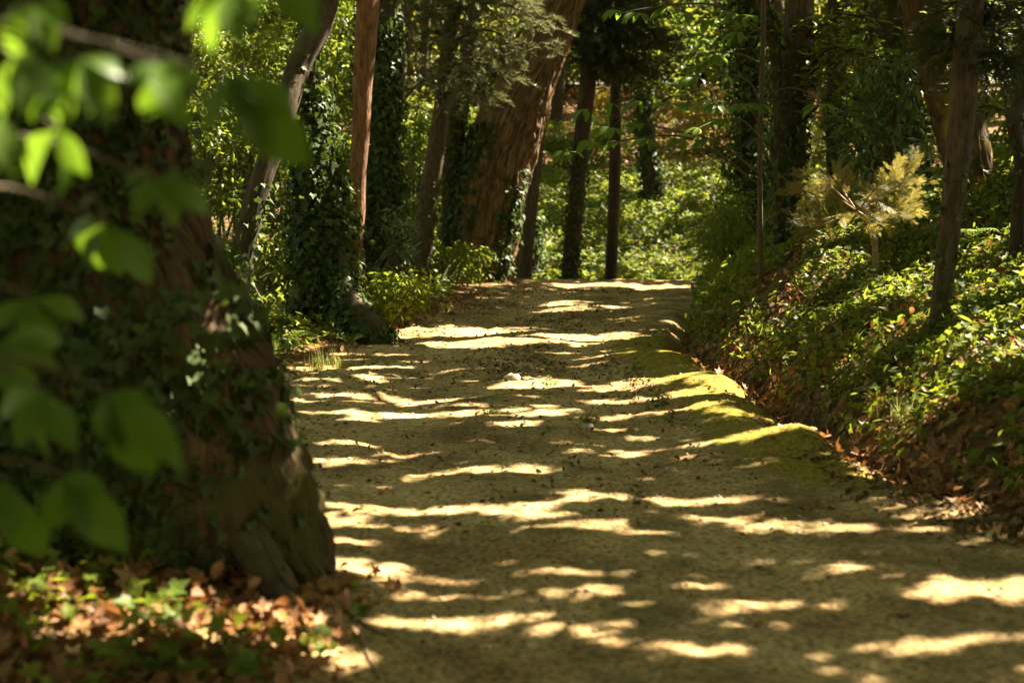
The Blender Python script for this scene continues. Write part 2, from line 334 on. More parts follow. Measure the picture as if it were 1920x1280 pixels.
# ------------------------------------------------------------------ mesh building
class MB:
    """collects faces of any size as ONE mesh object"""
    def __init__(s): s.v, s.n, s.parts, s.bark = [], 0, [], []
    def add(s, verts, faces, bark=None):
        """faces: (k, m) int array"""
        verts = np.asarray(verts, float)
        s.v.append(verts); f = np.asarray(faces, int)
        s.parts.append(f + s.n); s.n += len(verts)
        s.bark.append(verts if bark is None else bark)
    def build(s, name, mat, parent=None, origin=None, smooth=False, attr=False, extra=None, link=True):
        V = np.concatenate(s.v)
        if origin is not None: V = V - np.asarray(origin)
        me = bpy.data.meshes.new(name)
        me.vertices.add(len(V)); me.vertices.foreach_set('co', V.astype(np.float32).ravel())
        loops = np.concatenate([p.ravel() for p in s.parts])
        tot = np.concatenate([np.full(len(p), p.shape[1]) for p in s.parts])
        start = np.concatenate([[0], np.cumsum(tot)[:-1]])
        me.loops.add(len(loops)); me.loops.foreach_set('vertex_index', loops.astype(np.int32))
        me.polygons.add(len(tot)); me.polygons.foreach_set('loop_start', start.astype(np.int32)); me.polygons.foreach_set('loop_total', tot.astype(np.int32))
        if smooth: me.polygons.foreach_set('use_smooth', np.ones(len(tot), bool))
        if attr:
            a = me.attributes.new('bark', 'FLOAT_VECTOR', 'POINT'); a.data.foreach_set('vector', np.concatenate(s.bark).astype(np.float32).ravel())
        if extra is not None:
            a = me.attributes.new(extra[0], 'FLOAT', 'POINT'); a.data.foreach_set('value', extra[1].astype(np.float32))
        me.materials.append(mat); me.update(); me.validate()
        o = bpy.data.objects.new(name, me)
        if link: C.objects.link(o)
        if parent is not None: o.parent = parent
        elif origin is not None: o.location = tuple(origin)
        return o

def thing(name, label, cat, loc, group=None):
    o = bpy.data.objects.new(name, None); C.objects.link(o)
    o.location = tuple(float(c) for c in loc); o.empty_display_size = 0.2
    o['label'] = label; o['category'] = cat
    if group: o['group'] = group
    return o
def tag(o, label, cat, group=None, kind=None):
    o['label'] = label
    if cat: o['category'] = cat
    if group: o['group'] = group
    if kind: o['kind'] = kind
    return o
def loc(t): return np.array(t.location)

def unit(a): return a / (np.linalg.norm(a, axis=-1, keepdims=True) + 1e-9)

def smooth_line(pts, step):
    pts = np.asarray(pts, float)
    if len(pts) > 2:
        q = np.vstack([2 * pts[0] - pts[1], pts, 2 * pts[-1] - pts[-2]])
        out = []
        for i in range(1, len(q) - 2):
            L = np.linalg.norm(q[i + 1, :3] - q[i, :3]); k = max(2, int(L / step))
            t = np.linspace(0, 1, k, endpoint=False)[:, None]
            a, b, c, d = q[i - 1], q[i], q[i + 1], q[i + 2]
            out.append(0.5 * (2 * b + (c - a) * t + (2 * a - 5 * b + 4 * c - d) * t ** 2 + (3 * b - a - 3 * c + d) * t ** 3))
        out.append(pts[-1:]); return np.vstack(out)
    k = max(2, int(np.linalg.norm(pts[1, :3] - pts[0, :3]) / step) + 1)
    t = np.linspace(0, 1, k)[:, None]
    return pts[0] * (1 - t) + pts[1] * t

def tube(mb, pts, rads, seg=12, step=0.2, rough=0.0, seed=0, squash=1.0, ridges=0.0, nr=20, level=False, lumpy=0.0):
    """tapered limb along a smoothed line; rads in metres; squash shrinks it in depth; ridges cuts bark furrows"""
    q = smooth_line(np.column_stack([np.asarray(pts, float), np.asarray(rads, float)]), step)
    p, r = q[:, :3], np.maximum(q[:, 3], 0.002)
    t = unit(np.gradient(p, axis=0))
    ref = np.array((1.0, 0, 0)) if abs(t[0, 0]) < 0.8 else np.array((0, 1.0, 0))
    e1 = unit(ref - (t @ ref)[:, None] * t); e2 = np.cross(t, e1)
    if level: e1 = np.tile((1.0, 0, 0), (len(p), 1)); e2 = np.tile((0, 1.0, 0), (len(p), 1))
    a = np.linspace(0, 2 * PI, seg, endpoint=False)
    ln = np.concatenate([[0], np.cumsum(np.linalg.norm(np.diff(p, axis=0), axis=1))])
    k = len(p)
    A, LN = np.meshgrid(a, ln); R = np.repeat(r[:, None], seg, 1)
    if rough:
        w = (vnoise(np.cos(A) * 1.3 + 5 + seed, LN * 1.1 + np.sin(A) * 1.3, seed) - .5) * 2
        R = R * (1 + rough * w)
    if lumpy:
        R = R + lumpy * (fbm(A * 2.2 + 3, LN * 2.2, seed + 2, 4) - .5) * 2 + lumpy * .5 * (fbm(A * 9, LN * 9, seed + 3, 4) - .5) * 2
    if ridges:
        u = A / (2 * PI) * nr
        wob = (fbm(LN * 1.6, u * 0.7, seed + 4, 3) - .5) * 3.2
        rid = np.abs(np.sin((u + wob) * PI))
        rid = rid * (0.65 + 0.35 * vnoise(LN * 5, u * 1.0, seed + 9))
        R = R + ridges * (rid - 0.5)
    V = p[:, None, :] + R[..., None] * (np.cos(A)[..., None] * e1[:, None, :] + squash * np.sin(A)[..., None] * e2[:, None, :])
    i = np.arange(k - 1)[:, None] * seg; j = np.arange(seg)[None, :]; j2 = (j + 1) % seg
    f = np.stack([i + j, i + j2, i + seg + j2, i + seg + j], -1).reshape(-1, 4)
    rr = r[0]
    bark = np.stack([np.cos(A) * rr, np.sin(A) * rr, LN * 0.28 + seed], -1).reshape(-1, 3)
    mb.add(V.reshape(-1, 3), f, bark)
    return p, r

# leaf shapes: x along the leaf, y across, z up
T_OVATE = (np.array([(0, 0, 0), (.3, .2, .06), (.68, .17, .03), (1, 0, -.08), (.68, -.17, .03), (.3, -.2, .06)]), [np.array([(0, 3, 2, 1), (0, 5, 4, 3)])])
T_LANCE = (np.array([(0, 0, 0), (.35, .13, .04), (.7, .10, .0), (1, 0, -.14), (.7, -.10, .0), (.35, -.13, .04)]), [np.array([(0, 3, 2, 1), (0, 5, 4, 3)])])
T_DIAM = (np.array([(0, 0, 0), (.45, .27, .03), (1, 0, 0), (.45, -.27, .03)]), [np.array([(0, 3, 2, 1)])])
T_IVY = (np.array([(.08, 0, 0), (-.1, .34, .05), (.34, .46, .05), (.46, .22, .05), (1, 0, -.06), (.46, -.22, .05), (.34, -.46, .05), (-.1, -.34, .05)]), [np.array([(0, 4, 3, 2, 1), (0, 7, 6, 5, 4)])])
T_DEAD = (np.array([(0, 0, .02), (.3, .28, .16), (.72, .22, .2), (1, 0, .06), (.7, -.24, .1), (.3, -.27, .2)]), [np.array([(0, 3, 2, 1), (0, 5, 4, 3)])])
_a = []
for k, (an, L) in enumerate([(-150, .25), (-110, .5), (-80, .32), (-55, .75), (-28, .42), (0, .95), (28, .42), (55, .75), (80, .32), (110, .5), (150, .25)]):
    _a.append((.25 + L * math.cos(math.radians(an)) * .78, L * math.sin(math.radians(an)) * .78, .10 if k % 2 else .02))
T_LOBED = (np.array([(.25, 0, -.02)] + _a), [np.array([(0, i, i + 1) for i in range(1, 11)])])

def spray_needles(n=46, L=1.0, nl=0.30, w=0.016, sd=1):
    r = np.random.default_rng(sd); V, Fc = [], []
    for i in range(n):
        x = L * (0.1 + 0.9 * i / n); a = r.uniform(0, 2 * PI); o = np.array((.75, math.cos(a) * .66, math.sin(a) * .66))
        o /= np.linalg.norm(o); s = np.cross(o, (r.normal(), r.normal(), r.normal())); s = s / np.linalg.norm(s) * w
        b = np.array((x, 0, -.25 * x * x * L)); k = len(V)
        V += [b - s, b + s, b + o * nl * r.uniform(.7, 1.1)]; Fc.append((k, k + 1, k + 2))
    return np.array(V), [np.array(Fc)]
T_PINE = spray_needles()

def spray_flat(pairs=9, sd=3):
    r = np.random.default_rng(sd); V, Fc = [], []
    def tri(b, t, w):
        d = np.array(t) - np.array(b); s = np.array((-d[1], d[0], 0)); s = s / (np.linalg.norm(s) + 1e-9) * w; k = len(V)
        V.extend([np.array(b) - s, np.array(b) + s, np.array(t)]); Fc.append((k, k + 1, k + 2))
    tri((0, 0, 0), (1, 0, -.1), .010)
    for i in range(pairs):
        x = .1 + .8 * i / pairs
        for sg in (-1, 1):
            L = .42 * (1 - .75 * abs(x - .35)) * r.uniform(.7, 1.1)
            t = (x + L * .75, sg * L * .62, -.06 + r.normal() * .06)
            tri((x, 0, -.1 * x), t, .011)
            for q in (.35, .6, .8):
                b = np.array((x, 0, 0)) * (1 - q) + np.array(t) * q
                for s2 in (-1, 1):
                    tri(b, b + np.array((.11, sg * .05 + s2 * .09, r.normal() * .03)) * r.uniform(.6, 1.1), .010)
    return np.array(V), [np.array(Fc)]
T_JUNI = spray_flat()

def leaves(mb, tmpl, pos, scale, normal=None, along=None, nspread=0.6, r=None):
    """a leaf at every pos; normal and along are preferred directions, jittered"""
    r = r or rng
    pos = np.asarray(pos, float); m = len(pos)
    if m == 0: return
    nn = np.tile((0, 0, 1.0), (m, 1)) if normal is None else np.asarray(normal, float)
    nn = unit(nn + r.normal(size=(m, 3)) * nspread)
    al = r.normal(size=(m, 3)) if along is None else np.asarray(along, float) + r.normal(size=(m, 3)) * 0.45
    al = unit(al - (al * nn).sum(1, keepdims=True) * nn)
    bi = np.cross(nn, al)
    T, fs = tmpl
    sc = np.broadcast_to(np.asarray(scale, float), (m,))[:, None, None]
    V = pos[:, None, :] + sc * (T[None, :, 0:1] * al[:, None, :] + T[None, :, 1:2] * bi[:, None, :] + T[None, :, 2:3] * nn[:, None, :])
    k = len(T); off = (np.arange(m) * k)[:, None, None]
    base = mb.n
    mb.v.append(V.reshape(-1, 3)); mb.bark.append(V.reshape(-1, 3)); mb.n += m * k
    for f in fs: mb.parts.append((f[None] + off).reshape(-1, f.shape[1]) + base)

# ------------------------------------------------------------------ ground
def grid(x0, x1, y0, y1, nx, ny, warpx=None):
    xs, ys = np.linspace(x0, x1, nx), np.linspace(y0, y1, ny)
    X, Y = np.meshgrid(xs, ys)
    i = np.arange(ny - 1)[:, None] * nx; j = np.arange(nx - 1)[None]
    f = np.stack([i + j, i + j + 1, i + nx + j + 1, i + nx + j], -1).reshape(-1, 4)
    return X, Y, f

# forest floor: one sheet, fine near the camera and coarse out to the horizon
def axis(fine0, fine1, step, far, k):
    a = np.arange(fine0, fine1 + 1e-6, step)
    g = np.geomspace(step * 2, far, k)
    return np.concatenate([fine0 - g[::-1], a, fine1 + g])
xs, ys = axis(-9, 12, 0.12, 400, 22), axis(0, 44, 0.14, 400, 22)
X, Y = np.meshgrid(xs, ys); nx, ny = len(xs), len(ys)
i = np.arange(ny - 1)[:, None] * nx; j = np.arange(nx - 1)[None]
f = np.stack([i + j, i + j + 1, i + nx + j + 1, i + nx + j], -1).reshape(-1, 4)
Z = terrain(X, Y)
inside = (X > XL(Y) - 0.05) & (X < XR(Y) + 0.02)
Z = Z - np.where(inside, 0.05, 0)                 # the track lies on top of it
mb = MB(); mb.add(np.stack([X, Y, Z], -1).reshape(-1, 3), f)
o = mb.build('forest_floor', M['floor'], smooth=True); o['kind'] = 'structure'

# the track
ny, nx = 1000, 190
yy = np.concatenate([np.linspace(-12, 3.8, 40), np.geomspace(3.9, 40, ny - 40)])
tt = np.linspace(0, 1, nx)
Y = np.repeat(yy[:, None], nx, 1)
l0 = XL(yy) - 0.22 + 0.22 * (fbm(yy * 1.5, yy * 0, 41) - .5) * 2; r0 = XR(yy) + 0.04
X = l0[:, None] * (1 - tt) + r0[:, None] * tt
i = np.arange(ny - 1)[:, None] * nx; j = np.arange(nx - 1)[None]
f = np.stack([i + j, i + j + 1, i + nx + j + 1, i + nx + j], -1).reshape(-1, 4)
Z = terrain(X, Y) + 0.006
edge = np.minimum(tt, 1 - tt)[None, :]
Z = Z - 0.05 * np.exp(-(edge / 0.012) ** 2)
moss = np.exp(-((X - (XR(Y) - 0.45)) / 0.52) ** 2) * sstep(7.2, 8.3, Y) * (1 - sstep(15.2, 17.5, Y)) * 0.95
moss = np.maximum(moss, 0.8 * np.exp(-((X - 1.6) / .45) ** 2 - ((Y - 7.05) / .35) ** 2) * 0)
mb = MB(); mb.add(np.stack([X, Y, Z], -1).reshape(-1, 3), f)
o = mb.build('dirt_path', M['path'], smooth=True, extra=('moss', moss.ravel())); o['kind'] = 'structure'
mid = (XL(Y) + XR(Y)) / 2
wear = sum(np.exp(-((X - mid - q + .12 * np.sin(Y * .8)) / .34) ** 2) for q in (-.8, .65))
a = o.data.attributes.new('wear', 'FLOAT', 'POINT'); a.data.foreach_set('value', wear.astype(np.float32).ravel()); o['kind'] = 'structure'

# ------------------------------------------------------------------ trees
HOSTS = []                                         # (thing, top of trunk) that carry the canopy overhead

def ivy_on(mb, p, r, n, size, t0=0.0, t1=1.0, lift=0.06, face=None, squash=1.0, tmpl=T_IVY):
    """ivy leaves over a trunk between two fractions of its line"""
    k = len(p)
    idx = (t0 + (t1 - t0) * rng.random(n)) * (k - 1)
    i0 = np.clip(idx.astype(int), 0, k - 2); fr = (idx - i0)[:, None]
    c = p[i0] * (1 - fr) + p[i0 + 1] * fr; rad = r[i0] * (1 - fr[:, 0]) + r[i0 + 1] * fr[:, 0]
    a = rng.uniform(0, 2 * PI, n)
    if face is not None: a = face[0] + rng.normal(size=n) * face[1]
    out = np.stack([np.cos(a), squash * np.sin(a), np.zeros(n)], 1)
    pos = c + out * (rad + np.abs(rng.normal(size=n)) * lift)[:, None]
    leaves(mb, tmpl, pos, size * rng.uniform(.6, 1.2, n), unit(out + np.array((0, 0, .35))), np.tile((0, 0, -1.0), (n, 1)) + out * .3, 0.45)

def clump_leaves(mb, tmpl, centres, radii, n, size, up=0.6, keep=True, flat=0.7):
    """leaves in loose clumps, thick towards each clump's skin"""
    c = np.asarray(centres, float); m = len(c)
    w = np.asarray(radii) ** 2; idx = rng.choice(m, n, p=w / w.sum())
    d = unit(rng.normal(size=(n, 3))); rr = np.asarray(radii)[idx] * rng.random(n) ** 0.45
    d2 = d * np.array((1, 1, flat))
    pos = c[idx] + d2 * rr[:, None]
    if keep:
        g = ~gap(to_ground(pos)); pos, d = pos[g], d[g]
    leaves(mb, tmpl, pos, size * rng.uniform(.6, 1.25, len(pos)), d * 0.6 + np.array((0, 0, up)), d + np.array((0, 0, -.35)), 0.55)

def tree(name, label, cat, line, mat, group=None, top=8.5, flare=1.35, seg=18, ivy=None, host=True, ridges=0.0, nr=20, squash=1.0, rough=0.10, base_z=None, branches=3, seed=0):
    """line: (px, py, distance, radius in px) from the foot up, in photo pixels"""
    pts = [P(x, y, d) for x, y, d, _ in line]; rad = [w * d / F for _, _, d, w in line]
    b = pts[0]
    gz = float(terrain(b[0], b[1]))
    if base_z is None: base_z = gz
    dirn = unit(pts[1] - pts[0]) if len(pts) > 1 else np.array((0, 0, 1.0))
    foot = b.copy()
    if b[2] > base_z: foot = b - np.array((dirn[0] / max(dirn[2], .3), dirn[1] / max(dirn[2], .3), 1)) * (b[2] - base_z); pts = [foot] + pts; rad = [rad[0] * flare] + rad
    else: rad[0] *= flare
    pts = [pts[0] - np.array((0, 0, 0.25))] + pts; rad = [rad[0] * 1.2] + rad
    last, up = pts[-1], unit(pts[-1] - pts[-2])
    if last[2] < top:
        h = top + gz - last[2]; up2 = unit(up + np.array((0, 0, 1.2)))
        pts.append(last + up2 * h * .5); rad.append(rad[-1] * .85)
        pts.append(last + up2 * h * .5 + np.array((0, 0, h * .5))); rad.append(rad[-1] * .6)
    t = thing(name, label, cat, (foot[0], foot[1], base_z), group)
    mb = MB(); O = loc(t)
    step = 0.05 if ridges else 0.15
    p, r = tube(mb, pts, rad, seg, step, rough, seed, squash, ridges, nr)
    tip = pts[-1]
    rb = np.random.default_rng(seed + 50)
    for k in range(branches):
        a = rb.uniform(0, 2 * PI); L = rb.uniform(1.6, 3.2); i0 = pts[-2] * .5 + tip * .5 - np.array((0, 0, k * .5))
        tube(mb, [i0, i0 + np.array((math.cos(a) * L * .5, math.sin(a) * L * .5, .7)), i0 + np.array((math.cos(a) * L, math.sin(a) * L, 1.0))], [rad[-1] * .7, rad[-1] * .5, rad[-1] * .2], 8, .3)
    mb.build('trunk', mat, t, O, smooth=True, attr=True)
    if ivy:
        iv = MB()
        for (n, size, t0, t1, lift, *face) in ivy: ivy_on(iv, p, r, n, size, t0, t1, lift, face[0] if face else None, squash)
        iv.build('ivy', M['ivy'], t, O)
    if host: HOSTS.append((t, tip))
    return t, p, r

# --- the big old trunk close on the left
t = thing('old_tree', 'huge old trunk wrapped in dark ivy, close to the camera beside the track', 'tree', (-2.15, 5.75, float(terrain(-2.15, 5.75))))
prof = [(2.9, -1.31, .80), (2.28, -1.29, .78), (1.9, -1.28, .78), (1.65, -1.27, .80), (1.44, -1.17, .86), (1.23, -1.06, .95), (1.05, -1.0, 1.01), (.8, -.94, 1.06), (.62, -.88, 1.10), (.5, -.86, 1.13), (.38, -.83, 1.15), (.26, -.83, 1.17), (.1, -.82, 1.22), (-.1, -.78, 1.28)]
prof = prof[::-1]
mbt = MB(); O = loc(t)
pl = [(e - a * .985, 5.75 - 0.10 * z, z) for z, e, a in prof] + [(-2.2, 5.6, 5.0), (-2.5, 5.7, 8.5)]
pr = [a for _, _, a in prof] + [.68, .45]
OLDP, OLDR = tube(mbt, pl, pr, 200, 0.03, 0.03, 3, 0.42, 0.035, 40, level=True, lumpy=.10)
for q in ([(-1.02, 5.42, .26), (-.88, 5.25, .12), (-.76, 5.08, .05), (-.64, 4.86, -.04)], [(-.95, 5.6, .22), (-.80, 5.52, .10), (-.66, 5.5, -.05)]):
    tube(mbt, q, np.linspace(.09, .03, len(q)), 16, .03, .25, 6, lumpy=.02)
for a, L in ((.4, 3.5), (2.6, 3.2), (4.2, 3), (5.4, 3.4)):
    i0 = np.array((-2.4, 5.7, 7.4)); tube(mbt, [i0, i0 + (math.cos(a) * L * .5, math.sin(a) * L * .5, 1.2), i0 + (math.cos(a) * L, math.sin(a) * L, 1.7)], [.22, .14, .05], 10, .3)
mbt.build('trunk', M['bark_old'], t, O, smooth=True, attr=True)
iv = MB()
n = 7600
zz = rng.uniform(0.1, 2.7, n); ii = np.array([np.argmin(abs(OLDP[:, 2] - z)) for z in zz])
a = -PI / 2 + rng.normal(size=n) * 0.75
c = OLDP[ii]; R = OLDR[ii]
out = np.stack([np.cos(a), .42 * np.sin(a), 0 * a], 1)
pos = c + out * (R + np.abs(rng.normal(size=n)) * .05)[:, None]
pxs = 960 + pos[:, 0] / pos[:, 1] * F
cover = fbm(pos[:, 0] * 2.2, pos[:, 2] * 2.2, 77, 3)
keep = (pxs < 330 + 60 * (cover - .5)) & (cover > .33) | (cover > .47) & (pxs < 560) | ((pos[:, 2] < .42) & (pxs < 560) & (cover > .4))
pos, out = pos[keep], out[keep]
nrm = unit(out * np.array((1, 3, 1)) + np.array((0, 0, .5)))
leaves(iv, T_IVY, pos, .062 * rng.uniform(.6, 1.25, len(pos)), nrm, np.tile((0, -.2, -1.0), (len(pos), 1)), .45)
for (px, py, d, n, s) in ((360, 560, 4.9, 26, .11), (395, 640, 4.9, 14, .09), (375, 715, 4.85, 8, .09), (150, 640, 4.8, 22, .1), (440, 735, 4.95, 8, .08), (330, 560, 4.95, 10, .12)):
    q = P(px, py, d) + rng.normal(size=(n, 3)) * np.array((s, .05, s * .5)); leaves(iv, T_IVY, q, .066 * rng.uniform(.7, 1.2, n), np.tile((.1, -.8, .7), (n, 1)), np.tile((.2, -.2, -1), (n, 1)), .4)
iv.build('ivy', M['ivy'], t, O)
HOSTS.append((t, np.array((-2.5, 5.7, 8.2))))

# --- named trees of the middle distance
tree('leaning_tree', 'thin dark trunk slanting up to the right between the sunlit bushes', 'tree', [(432, 575, 16, 22), (480, 370, 16, 20), (520, 260, 16.2, 20), (562, 120, 16.6, 22), (612, 0, 17, 24)], M['bark_dark'], flare=1.15, ivy=[(260, .08, 0, .22, .04), (90, .08, .3, .8, .03)], seed=1)
tree('ivy_clad_tree', 'stout trunk smothered in glossy ivy, its root foot reaching the edge of the track', 'tree', [(612, 612, 16.8, 50), (608, 500, 16.9, 46), (602, 380, 17, 42), (592, 290, 17, 26), (582, 180, 17, 14), (575, 0, 17, 12)], M['bark_dark'], flare=1.1, ivy=[(5200, .095, .02, .36, .10), (900, .09, .32, .7, .06)], seed=2)
tree('red_barked_tree', 'straight slim trunk with bare reddish bark lit by the sun', 'tree', [(661, 535, 18.4, 20), (664, 450, 18.4, 17), (667, 395, 18.4, 18), (670, 330, 18.4, 16), (677, 240, 18.4, 17), (679, 170, 18.4, 18), (690, 0, 18.4, 20)], M['bark_red'], flare=1.1, ivy=[(260, .08, .3, .75, .03, (2.6, .5))], seed=3)
tree('ivy_clad_tree', 'very dark ivy trunk standing right beside the red barked one', 'tree', [(718, 540, 21, 44), (716, 400, 21, 36), (718, 250, 21, 24), (724, 0, 21, 18)], M['bark_dark'], ivy=[(4200, .10, .02, .5, .08), (500, .09, .45, .8, .05)], seed=4)
PINE, PP, PR = tree('pine_tree', 'pine with a bare leaning lower trunk and drooping grey green boughs', 'tree', [(786, 530, 23.5, 19), (800, 400, 23.5, 18), (815, 300, 23.5, 17), (832, 180, 23.5, 16), (850, 0, 23.5, 15)], M['bark_grey'], ivy=[(300, .08, 0, .25, .05)], seed=5)
tree('slender_tree', 'slim shaded ivy trunk tucked between the pine and the great leaning trunk', 'tree', [(846, 505, 27, 20), (850, 330, 27, 17), (862, 200, 27, 17), (890, 0, 27, 16)], M['bark_dark'], ivy=[(1000, .1, .02, .5, .06)], seed=6)
LEAN, LP, LR = tree('leaning_tree', 'great leaning trunk with deeply furrowed bark and a sunlit right edge', 'tree', [(898, 512, 27, 63), (912, 420, 27, 63), (929, 330, 27, 63), (954, 240, 27, 60), (990, 150, 27, 49), (1040, 40, 27, 38), (1065, -40, 27, 34)], M['bark_lean'], flare=1.2, seg=130, ridges=.10, nr=24, rough=.06, seed=7,
     ivy=[(2300, .11, .03, .36, .07, (3.35, .42)), (400, .11, .3, .5, .04, (3.2, .35)), (160, .13, .03, .18, .06, (-.9, .25)), (90, .13, .1, .26, .05, (-.75, .2))])
tree('slender_tree', 'thin pale trunk rising just right of the great leaning one', 'tree', [(984, 512, 30, 14), (995, 380, 30, 13), (1006, 280, 30, 12), (1022, 150, 30, 12)], M['bark_grey'], seed=8, host=False, branches=1)
tree('ivy_clad_stump', 'low dark ivy covered stump beyond the end of the track', 'stump', [(985, 520, 31.5, 26), (990, 470, 31.5, 20), (992, 420, 31.5, 12), (993, 395, 31.5, 6)], M['bark_dark'], top=0, branches=0, host=False, ivy=[(1100, .12, .05, 1, .12)], seed=9)
tree('slender_tree', 'dark trunk with patches of ivy standing at the crest of the track', 'tree', [(1068, 530, 30.4, 17), (1076, 420, 30.4, 15), (1088, 280, 30.4, 15), (1105, 130, 30.4, 15), (1112, 0, 30.4, 14)], M['bark_dark'], ivy=[(700, .1, .02, .4, .05)], seed=10)
tree('slender_tree', 'straight bare dark trunk alone against the sunny ivy slope', 'tree', [(1145, 530, 31, 12), (1150, 400, 31, 11), (1155, 200, 31, 11), (1156, 0, 31, 11)], M['bark_dark'], flare=1.1, seed=11)
tree('ivy_clad_tree', 'short looking ivy trunk up on the slope with brown litter behind it', 'tree', [(1226, 372, 40, 20), (1220, 320, 40, 17), (1210, 250, 40, 16), (1200, 100, 40, 16)], M['bark_dark'], ivy=[(1300, .13, .02, .6, .08)], seed=12)
tree('slender_tree', 'narrow crooked dark trunk touching the left of the thicker bank trunk', 'tree', [(1462, 560, 16.6, 12), (1464, 400, 16.6, 11), (1461, 250, 16.6, 11), (1456, 120, 16.7, 11), (1436, 20, 16.8, 12), (1425, -30, 16.8, 12)], M['bark_dark'], ivy=[(500, .08, .02, .4, .05)], seed=13)
tree('bank_tree', 'thicker grey brown trunk of the pair growing from the top of the bank', 'tree', [(1470, 565, 17, 19), (1473, 450, 17, 22), (1480, 300, 17, 25), (1490, 150, 17, 27), (1500, 0, 17, 28)], M['bark_grey'], ivy=[(1300, .08, .02, .36, .05)], seed=14)
SAP, SP, SR = tree('chestnut_sapling', 'chestnut sapling with a pole thin stem and long bright leaves over the slope', 'sapling', [(1427, 535, 14.6, 6), (1425, 400, 14.5, 5), (1426, 250, 14.5, 5), (1430, 100, 14.5, 5), (1432, -40, 14.5, 4)], M['stem'], flare=1.0, seg=8, branches=0, host=False, top=4.4, seed=15)
tree('ivy_clad_tree', 'trunk behind the sapling with a column of ivy glinting in the sun', 'tree', [(1408, 440, 21.5, 13), (1406, 330, 21.5, 14), (1404, 200, 21.5, 17), (1400, 0, 21.5, 17)], M['bark_dark'], ivy=[(3600, .10, .12, .62, .22)], seed=16)
tree('bank_tree', 'dim upright trunk in the shade behind the juniper', 'tree', [(1568, 330, 24, 19), (1568, 200, 24, 17), (1570, 0, 24, 18)], M['bark_dark'], ivy=[(500, .1, .02, .5, .05)], seed=17)
tree('bank_tree', 'broad nearly black trunk in deep shade left of the mossy one', 'tree', [(1695, 420, 20, 42), (1685, 250, 20, 44), (1675, 0, 20, 44)], M['bark_dark'], ivy=[(2600, .1, .02, .6, .1)], seed=18)
tree('mossy_tree', 'thick reddish trunk with golden moss and a flared foot on the bank', 'tree', [(1843, 505, 15.4, 54), (1838, 430, 15.4, 47), (1820, 330, 15.5, 44), (1797, 230, 15.6, 43), (1758, 100, 15.8, 38), (1726, 0, 16, 36)], M['bark_moss'], flare=1.5, seg=64, ridges=.035, nr=18, rough=.12, ivy=[(240, .08, .05, .6, .05)], seed=19)
tree('bank_tree', 'dark rough trunk leaning a little, nearest tree on the right bank', 'tree', [(1754, 672, 10.4, 20), (1762, 590, 10.4, 20), (1780, 430, 10.5, 21), (1800, 250, 10.6, 23), (1812, 100, 10.7, 23), (1822, 0, 10.8, 23)], M['bark_grey'], flare=1.15, seg=32, rough=.14, ivy=[(90, .07, .02, .2, .03)], seed=20)
tree('bank_tree', 'crooked black trunk at the picture\'s right border on the bank', 'tree', [(1906, 490, 12.5, 15), (1910, 400, 12.5, 14), (1916, 300, 12.5, 14), (1900, 230, 12.6, 13), (1925, 100, 12.8, 13)], M['bark_dark'], ivy=[(160, .08, .02, .5, .04)], seed=21)

# root foot of the ivy-clad tree, creeping towards the track
t = bpy.data.objects['ivy_clad_tree']; O = loc(t)
mb = MB()
q = [P(640, 470, 16.6), P(650, 530, 16.3), P(668, 585, 16.0), P(695, 625, 15.8), P(712, 648, 15.7)]
rp, rr_ = tube(mb, q, [.05, .09, .15, .2, .12], 14, .06, .15, 4)
mb.build('root', M['bark_dark'], t, O, smooth=True, attr=True)
iv = MB(); ivy_on(iv, rp, rr_, 2400, .075, .12, 1, .06); iv.build('root_ivy', M['ivy'], t, O)

# ------------------------------------------------------------------ far woods: four tree shapes, copied
def far_tree_mesh(kind):
    r = np.random.default_rng(300 + kind)
    mb = MB(); h = 13.0
    tube(mb, [(0, 0, -.4), (r.normal() * .1, r.normal() * .1, 3), (r.normal() * .4, r.normal() * .4, 7), (r.normal() * .6, 0, h)], [.22, .17, .13, .05], 10, .5, .1, kind)
    cs, rad = [], []
    for k in range(46):
        z = r.uniform(2.2 if kind != 2 else 4.5, h); w = 2.4 * math.sin(PI * min(1, (z - .8) / (h - .5))) ** .6
        a = r.uniform(0, 2 * PI); q = r.random() ** .5 * w
        cs.append((q * math.cos(a), q * math.sin(a), z)); rad.append(r.uniform(.35, .8))
        if k % 3 == 0: tube(mb, [(0, 0, z - .9), (q * .5 * math.cos(a), q * .5 * math.sin(a), z - .3), cs[-1]], [.05, .035, .01], 5, .4)
    tr = mb.build('trunk', M['bark_dark'], None, None, smooth=True, attr=True, link=False)
    mc = MB(); clump_leaves(mc, T_OVATE, cs, rad, 2600, .24, keep=False)
    cr = mc.build('crown', M['far'] if kind != 1 else M['canopy'], link=False)
    return tr.data, cr.data
FAR = [far_tree_mesh(k) for k in range(4)]
FARLAB = ['slim leafy tree in the dim far woods behind the slope'] * 4
placed = []
r = np.random.default_rng(21)
tries = 0
while len(placed) < 84 and tries < 6000:
    tries += 1
    y = r.uniform(38, 84); x = r.uniform(-.47, .47) * y
    px = 960 + x / y * F
    if y < 47 and 1000 < px < 1440: continue
    if any((x - a) ** 2 + (y - b) ** 2 < 2.6 ** 2 for a, b in placed): continue
    placed.append((x, y))
for k, (x, y) in enumerate(placed):
    tm, cm = FAR[k % 4]
    e = thing('forest_tree', FARLAB[0], 'tree', (x, y, float(terrain(x, y))), 'trees of the far woods')
    e.rotation_euler = (r.normal() * .04, r.normal() * .04, r.uniform(0, 6.28)); s = r.uniform(.8, 1.15); e.scale = (s, s, s)
    for nm, d in (('trunk', tm), ('crown', cm)):
        ob = bpy.data.objects.new(nm, d); C.objects.link(ob); ob.parent = e

